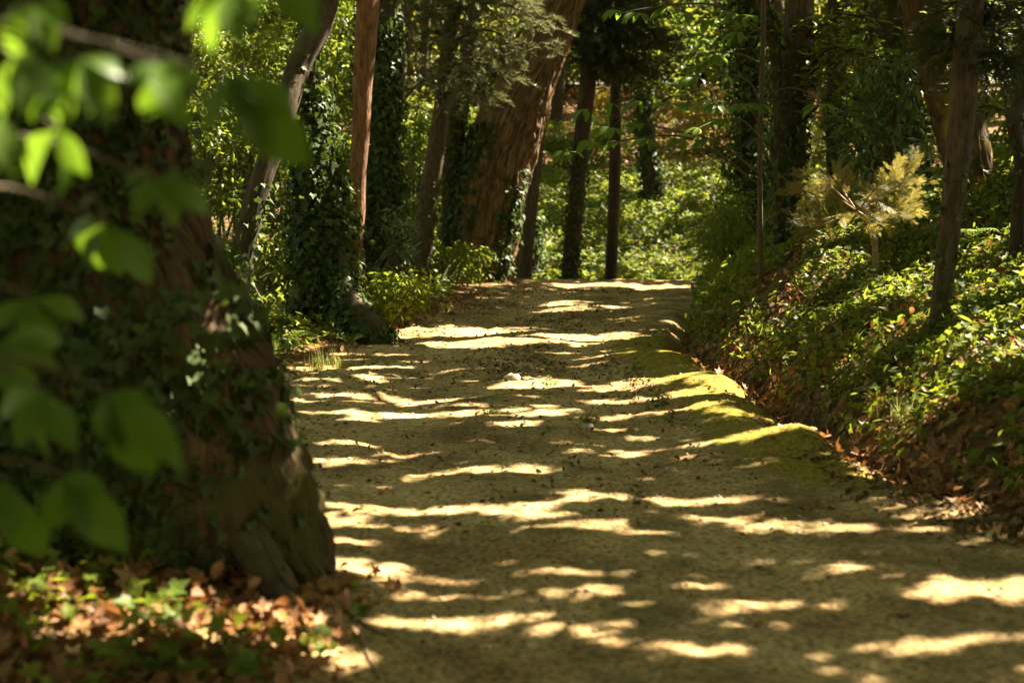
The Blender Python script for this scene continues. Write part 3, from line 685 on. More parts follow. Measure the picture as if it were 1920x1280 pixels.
r = np.random.default_rng(77)
n_out = 0  # unseen trees added beside and behind the camera to darken the ambient light
while n_out < 44:
    a = r.uniform(0, 2 * PI); q = r.uniform(7, 24); x, y = q * math.cos(a), q * math.sin(a)
    if y > 0 and abs(x) < y * .40 + 4.5: continue
    if -2.6 < x < 4 and y > -9: continue
    if x > 1 and y > -9 and x < 18: continue                      # the sun comes in from this side
    tm, cm = FAR[n_out % 4]; n_out += 1
    e = thing('forest_tree', 'unseen leafy tree added around the viewpoint to hold back sky light', 'tree', (x, y, float(terrain(x, y))), 'unseen trees added around the viewpoint')
    e.rotation_euler = (0, 0, r.uniform(0, 6.28))
    for nm, d in (('trunk', tm), ('crown', cm)):
        ob = bpy.data.objects.new(nm, d); C.objects.link(ob); ob.parent = e
# ------------------------------------------------------------------ bushes
def bush(label, centre, size, n, leaf, mat, tmpl=T_OVATE, clumps=30, name='bush', cat='bush', group=None, crad=.3, stems=7):
    cx, cy = centre[0], centre[1]; gz = float(terrain(cx, cy))
    t = thing(name, label, cat, (cx, cy, gz), group); O = loc(t)
    w, dpt, h = size
    r = np.random.default_rng(int(abs(cx * 931 + cy * 77)) + 1)
    cs, rad = [], []
    while len(cs) < clumps:
        q = r.uniform(-1, 1, 3)
        if np.linalg.norm(q) > 1: continue
        zz = .5 + .5 * q[2]
        cs.append((cx + q[0] * w, cy + q[1] * dpt, gz + (.12 if name == 'bush' else .03) * h + zz * h * .88)); rad.append(crad * r.uniform(.6, 1.3))
    cs = np.array(cs)
    mb = MB()
    for k in range(min(stems, clumps)):
        tgt = cs[k]; b0 = np.array((cx + r.normal() * .15, cy + r.normal() * .15, gz - .05))
        tube(mb, [b0, b0 * .5 + tgt * .5 + np.array((0, 0, .12 * h)), tgt], [.03, .02, .006], 6, .25)
    mb.build('stems', M['stem'], t, O, smooth=True, attr=True)
    mc = MB(); clump_leaves(mc, tmpl, cs, np.array(rad), n, leaf)
    mc.build('leaves', mat, t, O)
    return t

def Bx(px, d): return ((px - 960) * d / F, d)
G1 = 'sunlit bushes left of the track'
bush('tall airy yellow green bush between the old trunk and the thin slanting one', Bx(395, 19.5), (.75, .7, 3.3), 4200, .10, M['brush'], group=G1, clumps=42)
bush('loose bright bush filling the gap left of the glossy ivy trunk', Bx(505, 20.5), (.55, .6, 2.9), 3400, .10, M['brush'], group=G1, clumps=34)
bush('dense shrub at the foot of the thin slanting trunk', Bx(470, 17.3), (.5, .45, 1.25), 2400, .085, M['brush'], group=G1)
bush('tall shady bush with pale glints high behind the slanting trunk', Bx(455, 25), (1.0, .8, 5.3), 5200, .12, M['brush'], group=G1, clumps=60)
bush('high light green bush behind the red barked trunk', Bx(620, 26), (.9, .8, 5.6), 5200, .12, M['brush'], group=G1, clumps=60)
bush('sunny bush showing between the black ivy trunk and the pine', Bx(765, 29), (.7, .7, 3.8), 3600, .12, M['brush'], group=G1, clumps=40)
bush('yellowish bush seen behind the slim ivy trunk', Bx(845, 33), (.8, .8, 4.4), 3600, .13, M['brush'], group=G1, clumps=40)
bush('small bush of big lit leaves at the old trunk\'s right shoulder', Bx(412, 14.5), (.16, .2, 1.1), 420, .10, M['laurel'], group=G1, clumps=16, stems=4)
bush('wide shaded thicket far behind the leftmost bushes', Bx(330, 31), (2.2, 1.5, 6), 7000, .16, M['brush'], group=G1, clumps=80)
bush('broad thicket far behind the ivy clad trunk', Bx(600, 35), (2.0, 1.5, 6.5), 7000, .17, M['brush'], group=G1, clumps=80)
bush('low dark green bush at the foot of the pine', Bx(840, 25.5), (.9, .5, .75), 3000, .09, M['cover'], group=G1, tmpl=T_OVATE)
bush('low leafy bush right of the root foot at the track edge', Bx(735, 17.6), (.55, .45, .62), 2400, .085, M['cover'], group=G1)
bush('lit laurel sprig of pale leaves in front of the black ivy trunk', Bx(735, 19.6), (.26, .2, 1.75), 330, .13, M['laurel'], T_LANCE, 10, group=G1, crad=.16, stems=5)
G2 = 'bushes on the slope and the right bank'
bush('light green saplings\' thicket where the slope meets the bank', Bx(1370, 27), (.7, .8, 2.2), 3000, .10, M['brush'], group=G2, clumps=34)
bush('dense dark shrub on the bank edge beside the bend', Bx(1372, 20), (.42, .9, 1.1), 3000, .075, M['cover'], group=G2)
bush('laurel bush with drooping narrow leaves behind the juniper', Bx(1655, 16.2), (.55, .5, 1.9), 1500, .15, M['laurel'], T_LANCE, 26, group=G2)
bush('tall shady thicket between the trunk pair and the black trunk', Bx(1590, 27), (1.4, 1.0, 5.0), 6000, .13, M['brush'], group=G2, clumps=70)
bush('sunny undergrowth behind the mossy trunk', Bx(1905, 20), (.9, .8, 3.2), 4200, .11, M['brush'], group=G2, clumps=44)
bush('high bush in dim light far behind the mossy trunk', Bx(1800, 30), (2.2, 1.2, 5.5), 7000, .15, M['brush'], group=G2, clumps=80)
bush('yellowing bush glowing on the far slope', Bx(1335, 46), (1.3, .8, 2.0), 2600, .15, M['gold'], group=G2, clumps=30)
bush('small golden bush on the far slope seen beside the straight bare trunk', Bx(1125, 49), (.7, .6, 1.8), 1400, .15, M['gold'], group=G2, clumps=18)
bush('leafy far bush left of the ivy trunk on the slope', Bx(1090, 44), (1.2, .9, 1.7), 3000, .14, M['brush'], group=G2, clumps=30)
bush('dim far bush right of the ivy trunk on the slope', Bx(1440, 38), (1.5, 1, 3.4), 4000, .14, M['brush'], group=G2, clumps=44)

r = np.random.default_rng(88)
src = bush('leafy thicket closing the view at the top of the slope', (0, 62), (3.2, 2.0, 7.5), 9000, .26, M['far'], group='thickets at the top of the slope', clumps=130, name='thicket', cat='thicket', crad=.75)
for k in range(66):
    y = r.uniform(57, 66) if k < 24 else (r.uniform(66, 84) if k < 46 else r.uniform(84, 92)); x = ((k % 23) - 11) / 11 * .46 * y + r.normal() * .9 if k < 46 else (k - 46) * 1.6 - 3
    e = src.copy(); C.objects.link(e); e.location = (x, y, float(terrain(x, y))); e.rotation_euler = (0, 0, r.uniform(0, 6.28)); q = r.uniform(.8, 1.3); e.scale = (q, q, q)
    for ch in list(src.children):
        c2 = ch.copy(); C.objects.link(c2); c2.parent = e
# ------------------------------------------------------------------ pine boughs, juniper, chestnut leaves
def boughs(t, mat, spots, n_per, size, seed, start, tmpl=T_PINE, name='bough', tmat='bark_grey', rad=.02, leafname='needles'):
    O = loc(t); r = np.random.default_rng(seed)
    for (px, py, d, L) in spots:
        tip = P(px, py, d); s0 = start(tip)
        mid = s0 * .5 + tip * .5 + np.array((0, 0, .25 * L))
        mb = MB(); p, rr = tube(mb, [s0, mid, tip], [rad * 1.6, rad, rad * .3], 6, .1)
        k = len(p); pos, al = [], []
        for q in range(n_per):
            f_ = .3 + .7 * r.random() ** .7; i0 = min(int(f_ * (k - 1)), k - 2)
            dirn = unit(p[i0 + 1] - p[i0]); side = unit(np.array((r.normal(), r.normal(), r.normal() * .35)))
            off = side * r.random() * .42 * L; pos.append(p[i0] + off); al.append(side + dirn * .6)
            if q % 5 == 0: tube(mb, [p[i0], p[i0] + off * 1.1], [rad * .4, rad * .12], 4, .2)
        ob = mb.build(name, M[tmat], t, O, smooth=True, attr=True)
        mn = MB(); pos = np.array(pos); al = np.array(al); g = (~gap(to_ground(pos)) & ~gap(to_ground(pos + unit(al) * size * .8)) & ~gap(to_ground(pos + unit(al) * size * .4))) | ((r.random(len(pos)) < .6) & (name != 'shady_bough'))
        leaves(mn, tmpl, pos[g], size * r.uniform(.7, 1.2, g.sum()), np.tile((0, 0, 1.0), (g.sum(), 1)), al[g], .35, r)
        o = mn.build(leafname, mat, ob, O)

def from_trunk(p):
    def f(tip):
        i = np.argmin(abs(p[:, 2] - tip[2] - .35)); return p[i]
    return f
boughs(PINE, M['needle'], [(860, 170, 22.6, 1.2), (900, 130, 22.4, 1.2), (955, 160, 22.4, 1.2), (775, 110, 22.8, 1.2), (830, 215, 22.4, .9), (750, 200, 23, 1), (1000, 110, 22.6, 1.2), (890, 60, 22.6, 1.2), (800, 40, 23, 1.2), (950, 60, 23, 1.3), (930, 195, 22.3, .9), (1040, 60, 22.8, 1.1), (740, 40, 23, 1.1), (870, 10, 22.5, 1.2), (990, 20, 23, 1.2)], 75, .32, 5, from_trunk(PP))
dk = [o for o in bpy.data.objects if o.get('label') == 'straight bare dark trunk alone against the sunny ivy slope'][0]
boughs(dk, M['darkneedle'], [(1100, 120, 30, 1.5), (1180, 100, 30, 1.5), (1150, 40, 29.6, 1.5), (1090, 40, 30, 1.5), (1210, 40, 30, 1.4), (1140, 150, 30, 1.2), (1060, 90, 30, 1.4), (1130, 90, 29.5, 1.4), (1190, 150, 30, 1.2), (1250, 90, 30, 1.2)], 90, .42, 6, lambda tip: np.array((2.27, 31, min(tip[2] + .5, 6))), rad=.025, tmat='bark_dark', name='shady_bough')
nb = [o for o in bpy.data.objects if o.get('label', '').startswith('dark rough trunk leaning a little')][0]
boughs(nb, M['darkneedle'], [(1850, 150, 10.9, .8), (1870, 90, 10.9, .8), (1895, 180, 10.9, .7), (1770, 120, 11, .6), (1840, 40, 11, .7), (1900, 40, 11, .7)], 60, .24, 8, lambda tip: np.array((3.36, 10.7, tip[2] + .25)), rad=.014, tmat='bark_dark', name='shady_bough')

bt = [o for o in bpy.data.objects if o.get('label', '').startswith('thicker grey brown trunk')][0]
boughs(bt, M['brush'], [(1560, 60, 16.4, 1), (1620, 105, 16.2, 1), (1655, 45, 16.4, 1), (1590, 150, 16, .9), (1345, 70, 16.6, 1), (1700, 110, 16.6, 1), (1620, 190, 16, .8)], 90, .12, 31, lambda tip: np.array((3.36, 17, tip[2] - .25)), tmpl=T_OVATE, name='leafy_bough', tmat='bark_dark', rad=.014, leafname='leaves')
mt = [o for o in bpy.data.objects if o.get('label', '').startswith('thick reddish trunk with golden moss')][0]
boughs(mt, M['brush'], [(1870, 60, 14.6, .9), (1905, 130, 14.6, .9), (1860, 10, 14.8, .9), (1915, 30, 14.4, .9), (1900, 210, 14.8, .7)], 90, .11, 32, lambda tip: np.array((4.65, 15.6, tip[2] - .2)), tmpl=T_OVATE, name='leafy_bough', tmat='bark_dark', rad=.014, leafname='leaves')
st = [o for o in bpy.data.objects if o.get('label', '').startswith('short looking ivy trunk')][0]
boughs(st, M['brush'], [(1130, 60, 39, 2), (1180, 110, 38.5, 2), (1260, 60, 39, 2), (1290, 130, 38.5, 2), (1330, 60, 39, 2), (1340, 190, 38, 1.8), (1240, 170, 38.5, 1.6), (1370, 120, 38, 2), (1090, 120, 39, 2), (1060, 60, 39, 2)], 120, .22, 33, lambda tip: np.array((3.7, 40, tip[2] - .3)), tmpl=T_OVATE, name='leafy_bough', tmat='bark_dark', rad=.03, leafname='leaves')
# juniper on the bank
jb = P(1640, 545, 13.8); jb[2] = float(terrain(jb[0], jb[1]))
t = thing('juniper_bush', 'straggly golden juniper with bare sunlit twigs on the bank', 'bush', jb)
mb = MB(); O = loc(t); top = P(1605, 395, 13.7)
tube(mb, [jb - (0, 0, .1), P(1642, 480, 13.8), P(1630, 420, 13.75), top], [.035, .03, .026, .02], 8, .08)
tips = [(1478, 412, 13.5), (1476, 345, 13.6), (1485, 325, 13.7), (1715, 330, 13.9), (1748, 345, 14.0), (1725, 312, 13.8), (1560, 330, 13.3), (1500, 440, 13.4), (1545, 318, 13.4), (1705, 405, 13.6), (1650, 345, 13.3), (1735, 378, 13.7), (1640, 440, 13.3), (1530, 380, 13.2), (1670, 360, 14.1)]
spos, sal = [], []
r = np.random.default_rng(5)
for (px, py, d) in tips:
    e = P(px, py, d); m_ = top * .5 + e * .5 + np.array((0, r.normal() * .05, .03 + r.normal() * .05))
    p, _ = tube(mb, [top, m_, e], [.014, .009, .003], 5, .05)
    for q in range(22):
        i0 = int((.52 + .48 * r.random()) * (len(p) - 2)); side = unit(np.array((r.normal(), r.normal() * .6, r.normal() * .5)))
        spos.append(p[i0] + side * r.random() * .11 * (1 + 0 * q)); sal.append(unit(e - top) + side * .6)
mb.build('stems', M['twig'], t, O, smooth=True, attr=True)
mn = MB(); leaves(mn, T_JUNI, spos, .19 * r.uniform(.6, 1.3, len(spos)), None, sal, 1.0, r); mn.build('sprays', M['juniper'], t, O)

def leaflet(mb, base, tip, width, droop=0.12, facing=None, k=9):
    """one long toothless leaflet with a folded midrib"""
    base, tip = np.asarray(base, float), np.asarray(tip, float)
    ax = tip - base; L = np.linalg.norm(ax); ax = ax / L
    fc = np.array((0, -.5, .85)) if facing is None else np.asarray(facing, float)
    w = unit(np.cross(fc, ax)); nn = np.cross(ax, w)
    s = np.linspace(0, 1, k)
    wid = width * .5 * np.sin(PI * np.clip(s, 0, 1) ** 1.15) ** 1.1; wid[0] = width * .03; wid[-1] = 0.0005
    c = base + ax * (s * L)[:, None] + nn * (droop * L * (4 * s * (1 - s)))[:, None]
    l_, r_ = c + w * wid[:, None] + nn * (wid * .25)[:, None], c - w * wid[:, None] + nn * (wid * .25)[:, None]
    V = np.stack([l_, c, r_], 1).reshape(-1, 3)
    f = []
    for i in range(k - 1):
        a = i * 3; f += [(a, a + 1, a + 4, a + 3), (a + 1, a + 2, a + 5, a + 4)]
    mb.add(V, f)

# chestnut leaves over the slope, each a palm of leaflets on its branch
O = loc(SAP); r = np.random.default_rng(11)
brs = [([(1428, 330, 14.5), (1340, 265, 14), (1240, 240, 13.8), (1100, 205, 13.6)], [(1100, 205), (1150, 195), (1200, 190), (1255, 195), (1300, 190), (1200, 230), (1150, 240)]),
       ([(1428, 350, 14.5), (1300, 262, 14), (1180, 262, 13.8), (1065, 290, 13.6)], [(1065, 285), (1110, 265), (1160, 265), (1220, 262), (1280, 262), (1330, 260)]),
       ([(1427, 240, 14.5), (1400, 200, 14), (1345, 190, 13.7)], [(1345, 195), (1395, 195), (1420, 195)]),
       ([(1427, 200, 14.5), (1400, 150, 14), (1320, 130, 13.7)], [(1320, 125), (1360, 140), (1300, 145)]),
       ([(1430, 60, 14.5), (1340, 10, 14.2), (1220, 15, 14), (1150, 30, 14)], [(1160, 20), (1200, 25), (1250, 15), (1290, 25), (1330, 40), (1380, 25), (1410, 30)]),
       ([(1428, 120, 14.5), (1380, 100, 14.2), (1310, 100, 14)], [(1310, 100), (1350, 105), (1390, 60)]),
       ([(1428, 260, 14.5), (1390, 225, 14), (1350, 225, 13.8)], [(1355, 225), (1310, 240)]),
       ([(1428, 180, 14.5), (1490, 165, 14.4), (1545, 195, 14.4)], [(1540, 195)])]
for line, hubs in brs:
    pts = [P(*q) for q in line]
    mb = MB(); p, _ = tube(mb, pts, np.linspace(.014, .004, len(pts)), 6, .08)
    br = mb.build('branch', M['stem'], SAP, O, smooth=True, attr=True)
    for hx, hy in hubs:
        d0 = float(np.interp(hx, sorted([q[0] for q in line]), [q[2] for q in sorted(line)])) + r.normal() * .2
        hub = P(hx, hy, d0); ml = MB()
        i0 = np.argmin(np.linalg.norm(p - hub, axis=1)); tube(ml, [p[i0], (p[i0] + hub) / 2 + (0, 0, .01), hub], [.004, .003, .002], 4, .1)
        a0 = r.uniform(2.2, 4.1)
        for q in np.linspace(-1.5, 1.5, 5 + (r.random() < .4)):
            a = a0 + q + r.normal() * .1; L = r.uniform(.15, .24) * (1 - .2 * abs(q) / 1.5)
            tip = hub + np.array((math.cos(a) * L, math.sin(a) * L * .8, -.06 - .5 * L * r.random()))
            leaflet(ml, hub, tip, L * .42, .14, (r.normal() * .25, -.3 + r.normal() * .2, .9), 7)
        ml.build('leaf', M['chestnut'], br, O)

# ------------------------------------------------------------------ the sapling right in front of the camera
base = np.array((-.98, 2.3, float(terrain(-.98, 2.3))))
t = thing('chestnut_sapling', 'very close blurred sapling whose big drooping leaves hang before the old trunk', 'sapling', base)
O = loc(t); r = np.random.default_rng(15)
mb = MB()
tube(mb, [base - (0, 0, .1), (-.97, 2.25, .6), (-.96, 2.2, 1.2), (-.95, 2.2, 2.3), (-.95, 2.25, 3.0)], [.016, .014, .012, .009, .005], 8, .1)
def pal(hub, tips, d, w=.36, start=None, dz=None):
    h = P(*hub, d); m_ = MB()
    s0 = np.array((-.95, 2.2, h[2] + .05)) if start is None else P(*start)
    tube(mb, [s0, (s0 + h) / 2 + (0, 0, .04), h], [.006, .004, .003], 6, .05)
    for k, (tx, ty) in enumerate(tips):
        e = P(tx, ty, d + (r.uniform(-.08, .1) if dz is None else dz)); L = np.linalg.norm(e - h)
        leaflet(m_, h, e, L * w * r.uniform(.9, 1.15), .10, (r.normal() * .3, -.75, .55 + r.normal() * .2), 12)
    m_.build('leaf', M['chestnut'], t, O, smooth=True)
pal((430, 140), [(583, 312), (500, 300), (398, 258), (555, 225), (452, 235)], 2.05, .44)
pal((300, 120), [(360, 240), (275, 220), (240, 165), (320, 210), (375, 165)], 2.15, .46)
pal((150, 110), [(60, 230), (120, 250), (205, 235), (245, 150), (165, 215)], 2.1, .46)
pal((30, 110), [(5, 235), (50, 225), (95, 190), (80, 120)], 2.05, .44)
pal((0, 215), [(25, 340), (-15, 330), (55, 300)], 2.05, .40)
pal((110, 240), [(60, 350), (110, 370), (165, 330)], 2.3, .42)
pal((290, 335), [(395, 405), (330, 430), (250, 410), (230, 350), (360, 350)], 2.5, .44)
pal((200, 420), [(285, 535), (230, 520), (120, 470), (160, 500)], 2.6, .42)
pal((195, 412), [(178, 502)], 3.0, .55, start=(150, 395, 2.6))
pal((205, 735), [(345, 882), (290, 890), (230, 850), (290, 770), (190, 830)], 2.35, .40)
pal((85, 735), [(105, 872), (30, 840), (145, 850), (0, 780)], 2.4, .42)
pal((120, 890), [(238, 1035), (165, 1010), (205, 930), (90, 1000)], 2.55, .42)
pal((10, 900), [(85, 1045), (20, 1020), (-30, 980), (70, 960)], 2.55, .44)
pal((-10, 650), [(110, 690), (60, 760), (20, 740), (120, 640)], 2.5, .42)
pal((520, -70), [(596, 70), (480, 60), (545, 40)], 2.2, .40)
pal((420, -10), [(455, 95), (400, 105), (350, 60), (480, 40)], 2.3, .44)
pal((60, 10), [(30, 120), (100, 100), (0, 70), (130, 50)], 2.1, .46)
pal((60, 560), [(160, 600), (50, 660), (110, 650), (-20, 620)], 2.8, .44)
mb.build('stem', M['stem'], t, O, smooth=True, attr=True)

# ------------------------------------------------------------------ what covers the ground
def scatter(n, x0, x1, y0, y1, dens):
    x, y = rng.uniform(x0, x1, n), rng.uniform(y0, y1, n)
    k = rng.random(n) < dens(x, y)
    return x[k], y[k]
def slope_n(x, y):
    e = .08; gx = (terrain(x + e, y) - terrain(x - e, y)) / (2 * e); gy = (terrain(x, y + e) - terrain(x, y - e)) / (2 * e)
    return unit(np.stack([-gx, -gy, np.ones_like(gx)], -1))
def cover(name, label, parts, mat):
    mb = MB()
    for (n, x0, x1, y0, y1, dens, tmpl, size, hmax, spread) in parts:
        x, y = scatter(n, x0, x1, y0, y1, dens)
        nn = slope_n(x, y); h = hmax * rng.random(len(x)) ** 1.4 * (.4 + .9 * fbm(x * 1.2, y * 1.2, 61, 2))
        pos = np.stack([x, y, terrain(x, y)], -1) + nn * h[:, None]
        leaves(mb, tmpl, pos, size * rng.uniform(.55, 1.25, len(x)), nn, None, spread)
    o = mb.build(name, mat); o['kind'] = 'stuff'; o['label'] = label
    return o
fb = lambda x, y, s=1.0, k=0: fbm(x * s, y * s, 70 + k, 3)
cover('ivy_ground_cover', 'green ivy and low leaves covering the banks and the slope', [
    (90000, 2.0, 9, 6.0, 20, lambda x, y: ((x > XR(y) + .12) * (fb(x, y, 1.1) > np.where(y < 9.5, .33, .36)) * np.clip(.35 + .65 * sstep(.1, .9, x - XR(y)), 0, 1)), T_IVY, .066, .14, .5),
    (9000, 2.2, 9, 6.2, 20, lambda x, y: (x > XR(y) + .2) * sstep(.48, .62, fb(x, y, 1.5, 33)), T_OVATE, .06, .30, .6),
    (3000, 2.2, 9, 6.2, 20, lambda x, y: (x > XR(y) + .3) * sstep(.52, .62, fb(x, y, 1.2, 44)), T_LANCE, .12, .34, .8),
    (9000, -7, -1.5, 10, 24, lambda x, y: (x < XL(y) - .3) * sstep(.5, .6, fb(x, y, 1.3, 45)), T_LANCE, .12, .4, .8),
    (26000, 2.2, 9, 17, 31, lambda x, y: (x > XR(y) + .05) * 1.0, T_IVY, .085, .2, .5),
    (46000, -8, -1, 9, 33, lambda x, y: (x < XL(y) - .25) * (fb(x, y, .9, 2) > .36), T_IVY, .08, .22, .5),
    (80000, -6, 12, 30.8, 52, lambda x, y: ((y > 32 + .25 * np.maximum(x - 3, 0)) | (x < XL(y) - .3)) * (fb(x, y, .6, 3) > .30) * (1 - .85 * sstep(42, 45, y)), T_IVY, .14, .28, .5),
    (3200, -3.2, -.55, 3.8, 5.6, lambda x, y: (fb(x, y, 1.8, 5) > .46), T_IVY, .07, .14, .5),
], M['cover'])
cover('fallen_leaves', 'brown dead leaves lying on the banks, the ditch and along the track', [
    (24000, 1.9, 8, 6, 20, lambda x, y: (x > XR(y) - .12) * (.35 + .65 * (fb(x, y, 1.1) < .47)), T_DEAD, .068, .10, .6),
    (5200, 1.0, 3.0, 6.5, 15.5, lambda x, y: np.exp(-((x - XR(y) - .1) / .28) ** 2), T_LOBED, .09, .04, .5),
    (2600, .6, 3.2, 6.3, 20, lambda x, y: (x < XR(y)) * np.exp(-(XR(y) - x) / .45) * sstep(.4, .6, fb(x, y, 1.6, 51)), T_DEAD, .06, .015, .55),
    (700, -2, 3, 5, 18, lambda x, y: (x > XL(y)) * (x < XR(y)) * .5, T_DEAD, .05, .01, .5),
    (14000, -3.2, .3, 3.9, 24, lambda x, y: np.exp(-((x - XL(y) + .22) / .26) ** 2), T_DEAD, .07, .04, .5),
    (2600, -3.4, -.45, 3.6, 5.8, lambda x, y: sstep(-.45, -.9, x) * .9, T_LOBED, .085, .07, .75),
    (3400, -3.4, -.4, 3.6, 5.8, lambda x, y: sstep(-.4, -.8, x) * .9, T_DEAD, .07, .08, .8),
    (9000, -8, -2, 8, 30, lambda x, y: (x < XL(y) - .3) * .5, T_DEAD, .08, .08, .5),
    (16000, -4, 14, 38, 60, lambda x, y: sstep(42, 45, y), T_DEAD, .16, .1, .4),
    (1300, -2, 3, 4, 9, lambda x, y: (x > XL(y)) * (x < XR(y)) * .3, T_DEAD, .03, .004, .3),
], M['dead'])
cover('leaf_litter', 'dark crumbs of trodden leaves scattered over the track', [
    (85000, -2.3, 3.4, 6.8, 27, lambda x, y: (x > XL(y)) * (x < XR(y)) * (x < XR(y) - 1.05 + .3 * fb(x, y, 3, 4)) * (.12 + .8 * sstep(.42, .62, fb(x, y, .8, 9)) * sstep(7.6, 8.8, y) * (1 - .5 * sstep(14, 18, y))) * (1 - .6 * np.exp(-((x - (XL(y) + XR(y)) / 2 + .8) / .3) ** 2) - .6 * np.exp(-((x - (XL(y) + XR(y)) / 2 - .65) / .3) ** 2)), T_DEAD, .04, .008, .5),
    (5000, -2, 3.2, 4, 8.5, lambda x, y: (x > XL(y)) * (x < XR(y)) * sstep(.45, .65, fb(x, y, 1.2, 10)), T_DEAD, .024, .004, .4),
    (5000, 1.4, 3, 6.3, 8.6, lambda x, y: (x < XR(y) + .1) * np.exp(-((x - XR(y) + .1) / .3) ** 2), T_DEAD, .05, .01, .5),
], M['crumb'])
# pebbles on the track
mb = MB()
x, y = scatter(5000, -2, 3, 4.2, 22, lambda x, y: (x > XL(y) + .1) * (x < XR(y) - .1) * (.15 + .85 * (fb(x, y, 1.3, 12) > .5)))
T_PEB = (np.array([(1, 0, 0), (0, 1, 0), (-1, 0, 0), (0, -1, 0), (0, 0, .8), (0, 0, -.5)]), [np.array([(0, 1, 4), (1, 2, 4), (2, 3, 4), (3, 0, 4), (1, 0, 5), (2, 1, 5), (3, 2, 5), (0, 3, 5)])])
leaves(mb, T_PEB, np.stack([x, y, terrain(x, y) + .006], -1), (.009 * rng.lognormal(0, .4, len(x))), None, None, .2)
o = mb.build('gravel', M['stone']); o['kind'] = 'stuff'; o['label'] = 'small pale gravel strewn over the sandy track'

# ferns
def fern(label, px, py, d, n, L, seed, group='ferns at the edges of the track'):
    b = P(px, py, d); b[2] = float(terrain(b[0], b[1]))
    t = thing('fern', label, 'fern', b, group); O = loc(t); r = np.random.default_rng(seed)
    for k in range(n):
        a = 2 * PI * k / n + r.normal() * .25; Lk = L * r.uniform(.7, 1.1); mb = MB()
        s = np.linspace(0, 1, 16); c = b + np.stack([np.cos(a) * Lk * s * .85, np.sin(a) * Lk * s * .85, Lk * (1.15 * s - .85 * s * s)], -1)
        tube(mb, c[::3], np.linspace(.004, .001, len(c[::3])), 4, .05)
        side = np.array((-math.sin(a), math.cos(a), 0))
        for i in range(2, 16):
            for sg in (-1, 1):
                w = Lk * .26 * math.sin(PI * min(1, (s[i] * .9 + .12))) ** .8
                leaflet(mb, c[i], c[i] + sg * side * w + unit(c[i] - c[i - 1]) * w * .25 - np.array((0, 0, w * .15)), w * .28, .05, (0, 0, 1), 4)
        mb.build('frond', M['fern'], t, O)
fern('yellow green fern lowest at the left track edge', 520, 668, 14.1, 9, .5, 1)
fern('fern a step behind the yellow green one, half hidden by the old trunk', 500, 620, 15.3, 9, .55, 2)
fern('small fern in front of the root foot', 655, 640, 15.4, 7, .32, 3)
fern('dim fern on the bank edge where the track bends', 1352, 570, 16.6, 9, .5, 4)
fern('fern drooping over the ditch below the bank edge', 1345, 640, 14.9, 8, .42, 5)
fern('arching fern at the foot of the mossy trunk', 1800, 530, 14, 7, .45, 6)

# grass tufts
def tuft(label, px, py, d, n, L, seed):
    b = P(px, py, d); b[2] = float(terrain(b[0], b[1])) - .005
    r = np.random.default_rng(seed); mb = MB()
    for k in range(n):
        a = r.uniform(0, 2 * PI); Lk = L * r.uniform(.5, 1.1); o_ = b + np.array((r.normal() * .05, r.normal() * .05, 0))
        s = np.linspace(0, 1, 6); q = .55 * Lk * r.random()
        c = o_ + np.stack([np.cos(a) * q * s * s, np.sin(a) * q * s * s, Lk * s * (1 - .25 * s)], -1)
        w = np.array((-math.sin(a), math.cos(a), 0)) * .0045
        V = np.stack([c - w * (1 - s)[:, None], c + w * (1 - s)[:, None] + 1e-4], 1).reshape(-1, 3)
        mb.add(V, [(2 * i, 2 * i + 1, 2 * i + 3, 2 * i + 2) for i in range(5)])
    o = mb.build('grass_tuft', M['grass'], origin=b); tag(o, label, 'grass', 'grass tufts by the track')
tuft('dry grass tuft left of the track in front of the ferns', 600, 690, 13.2, 60, .3, 1)
tuft('thin grass tuft at the sunny left verge, nearest the root foot', 632, 683, 13.4, 40, .25, 2)
tuft('long bladed grass tuft standing in the leaf filled ditch', 1690, 815, 9.0, 46, .24, 3)
tuft('pale grass tuft on the bank edge at the bend', 1356, 560, 16.8, 60, .45, 4)

# weeds and stones on the track
def weed(label, px, py, n, s, seed):
    b = G(px, py); b[2] = float(terrain(b[0], b[1]))
    t = thing('weed', label, 'weed', b, 'weeds growing on the track')
    r = np.random.default_rng(seed); mb = MB(); ms = MB()
    pos = b + np.abs(r.normal(size=(n, 3))) * np.array((0, 0, s)) + r.normal(size=(n, 3)) * np.array((s, s, 0))
    leaves(mb, T_OVATE, pos, s * r.uniform(.6, 1.2, n), None, None, .6, r)
    for q in pos[::3]: tube(ms, [b - (0, 0, .01), b * .4 + q * .6 + (0, 0, .01), q], [.003, .002, .001], 4, .03)
    ms.build('stems', M['stem'], t, b, smooth=True, attr=True); mb.build('leaves', M['cover'], t, b)
weed('upright green weed behind the sunny hump in mid track', 1026, 722, 26, .055, 1)
weed('flat dark weed next to the pale stone', 1100, 790, 40, .05, 2)
weed('lit yellowish weed in the streaky mid part of the track', 915, 775, 22, .04, 3)
weed('green weed at the foot of the mossy ridge', 1240, 765, 30, .05, 4)
weed('small dark weed on the top of the mossy ridge', 1190, 697, 26, .05, 5)
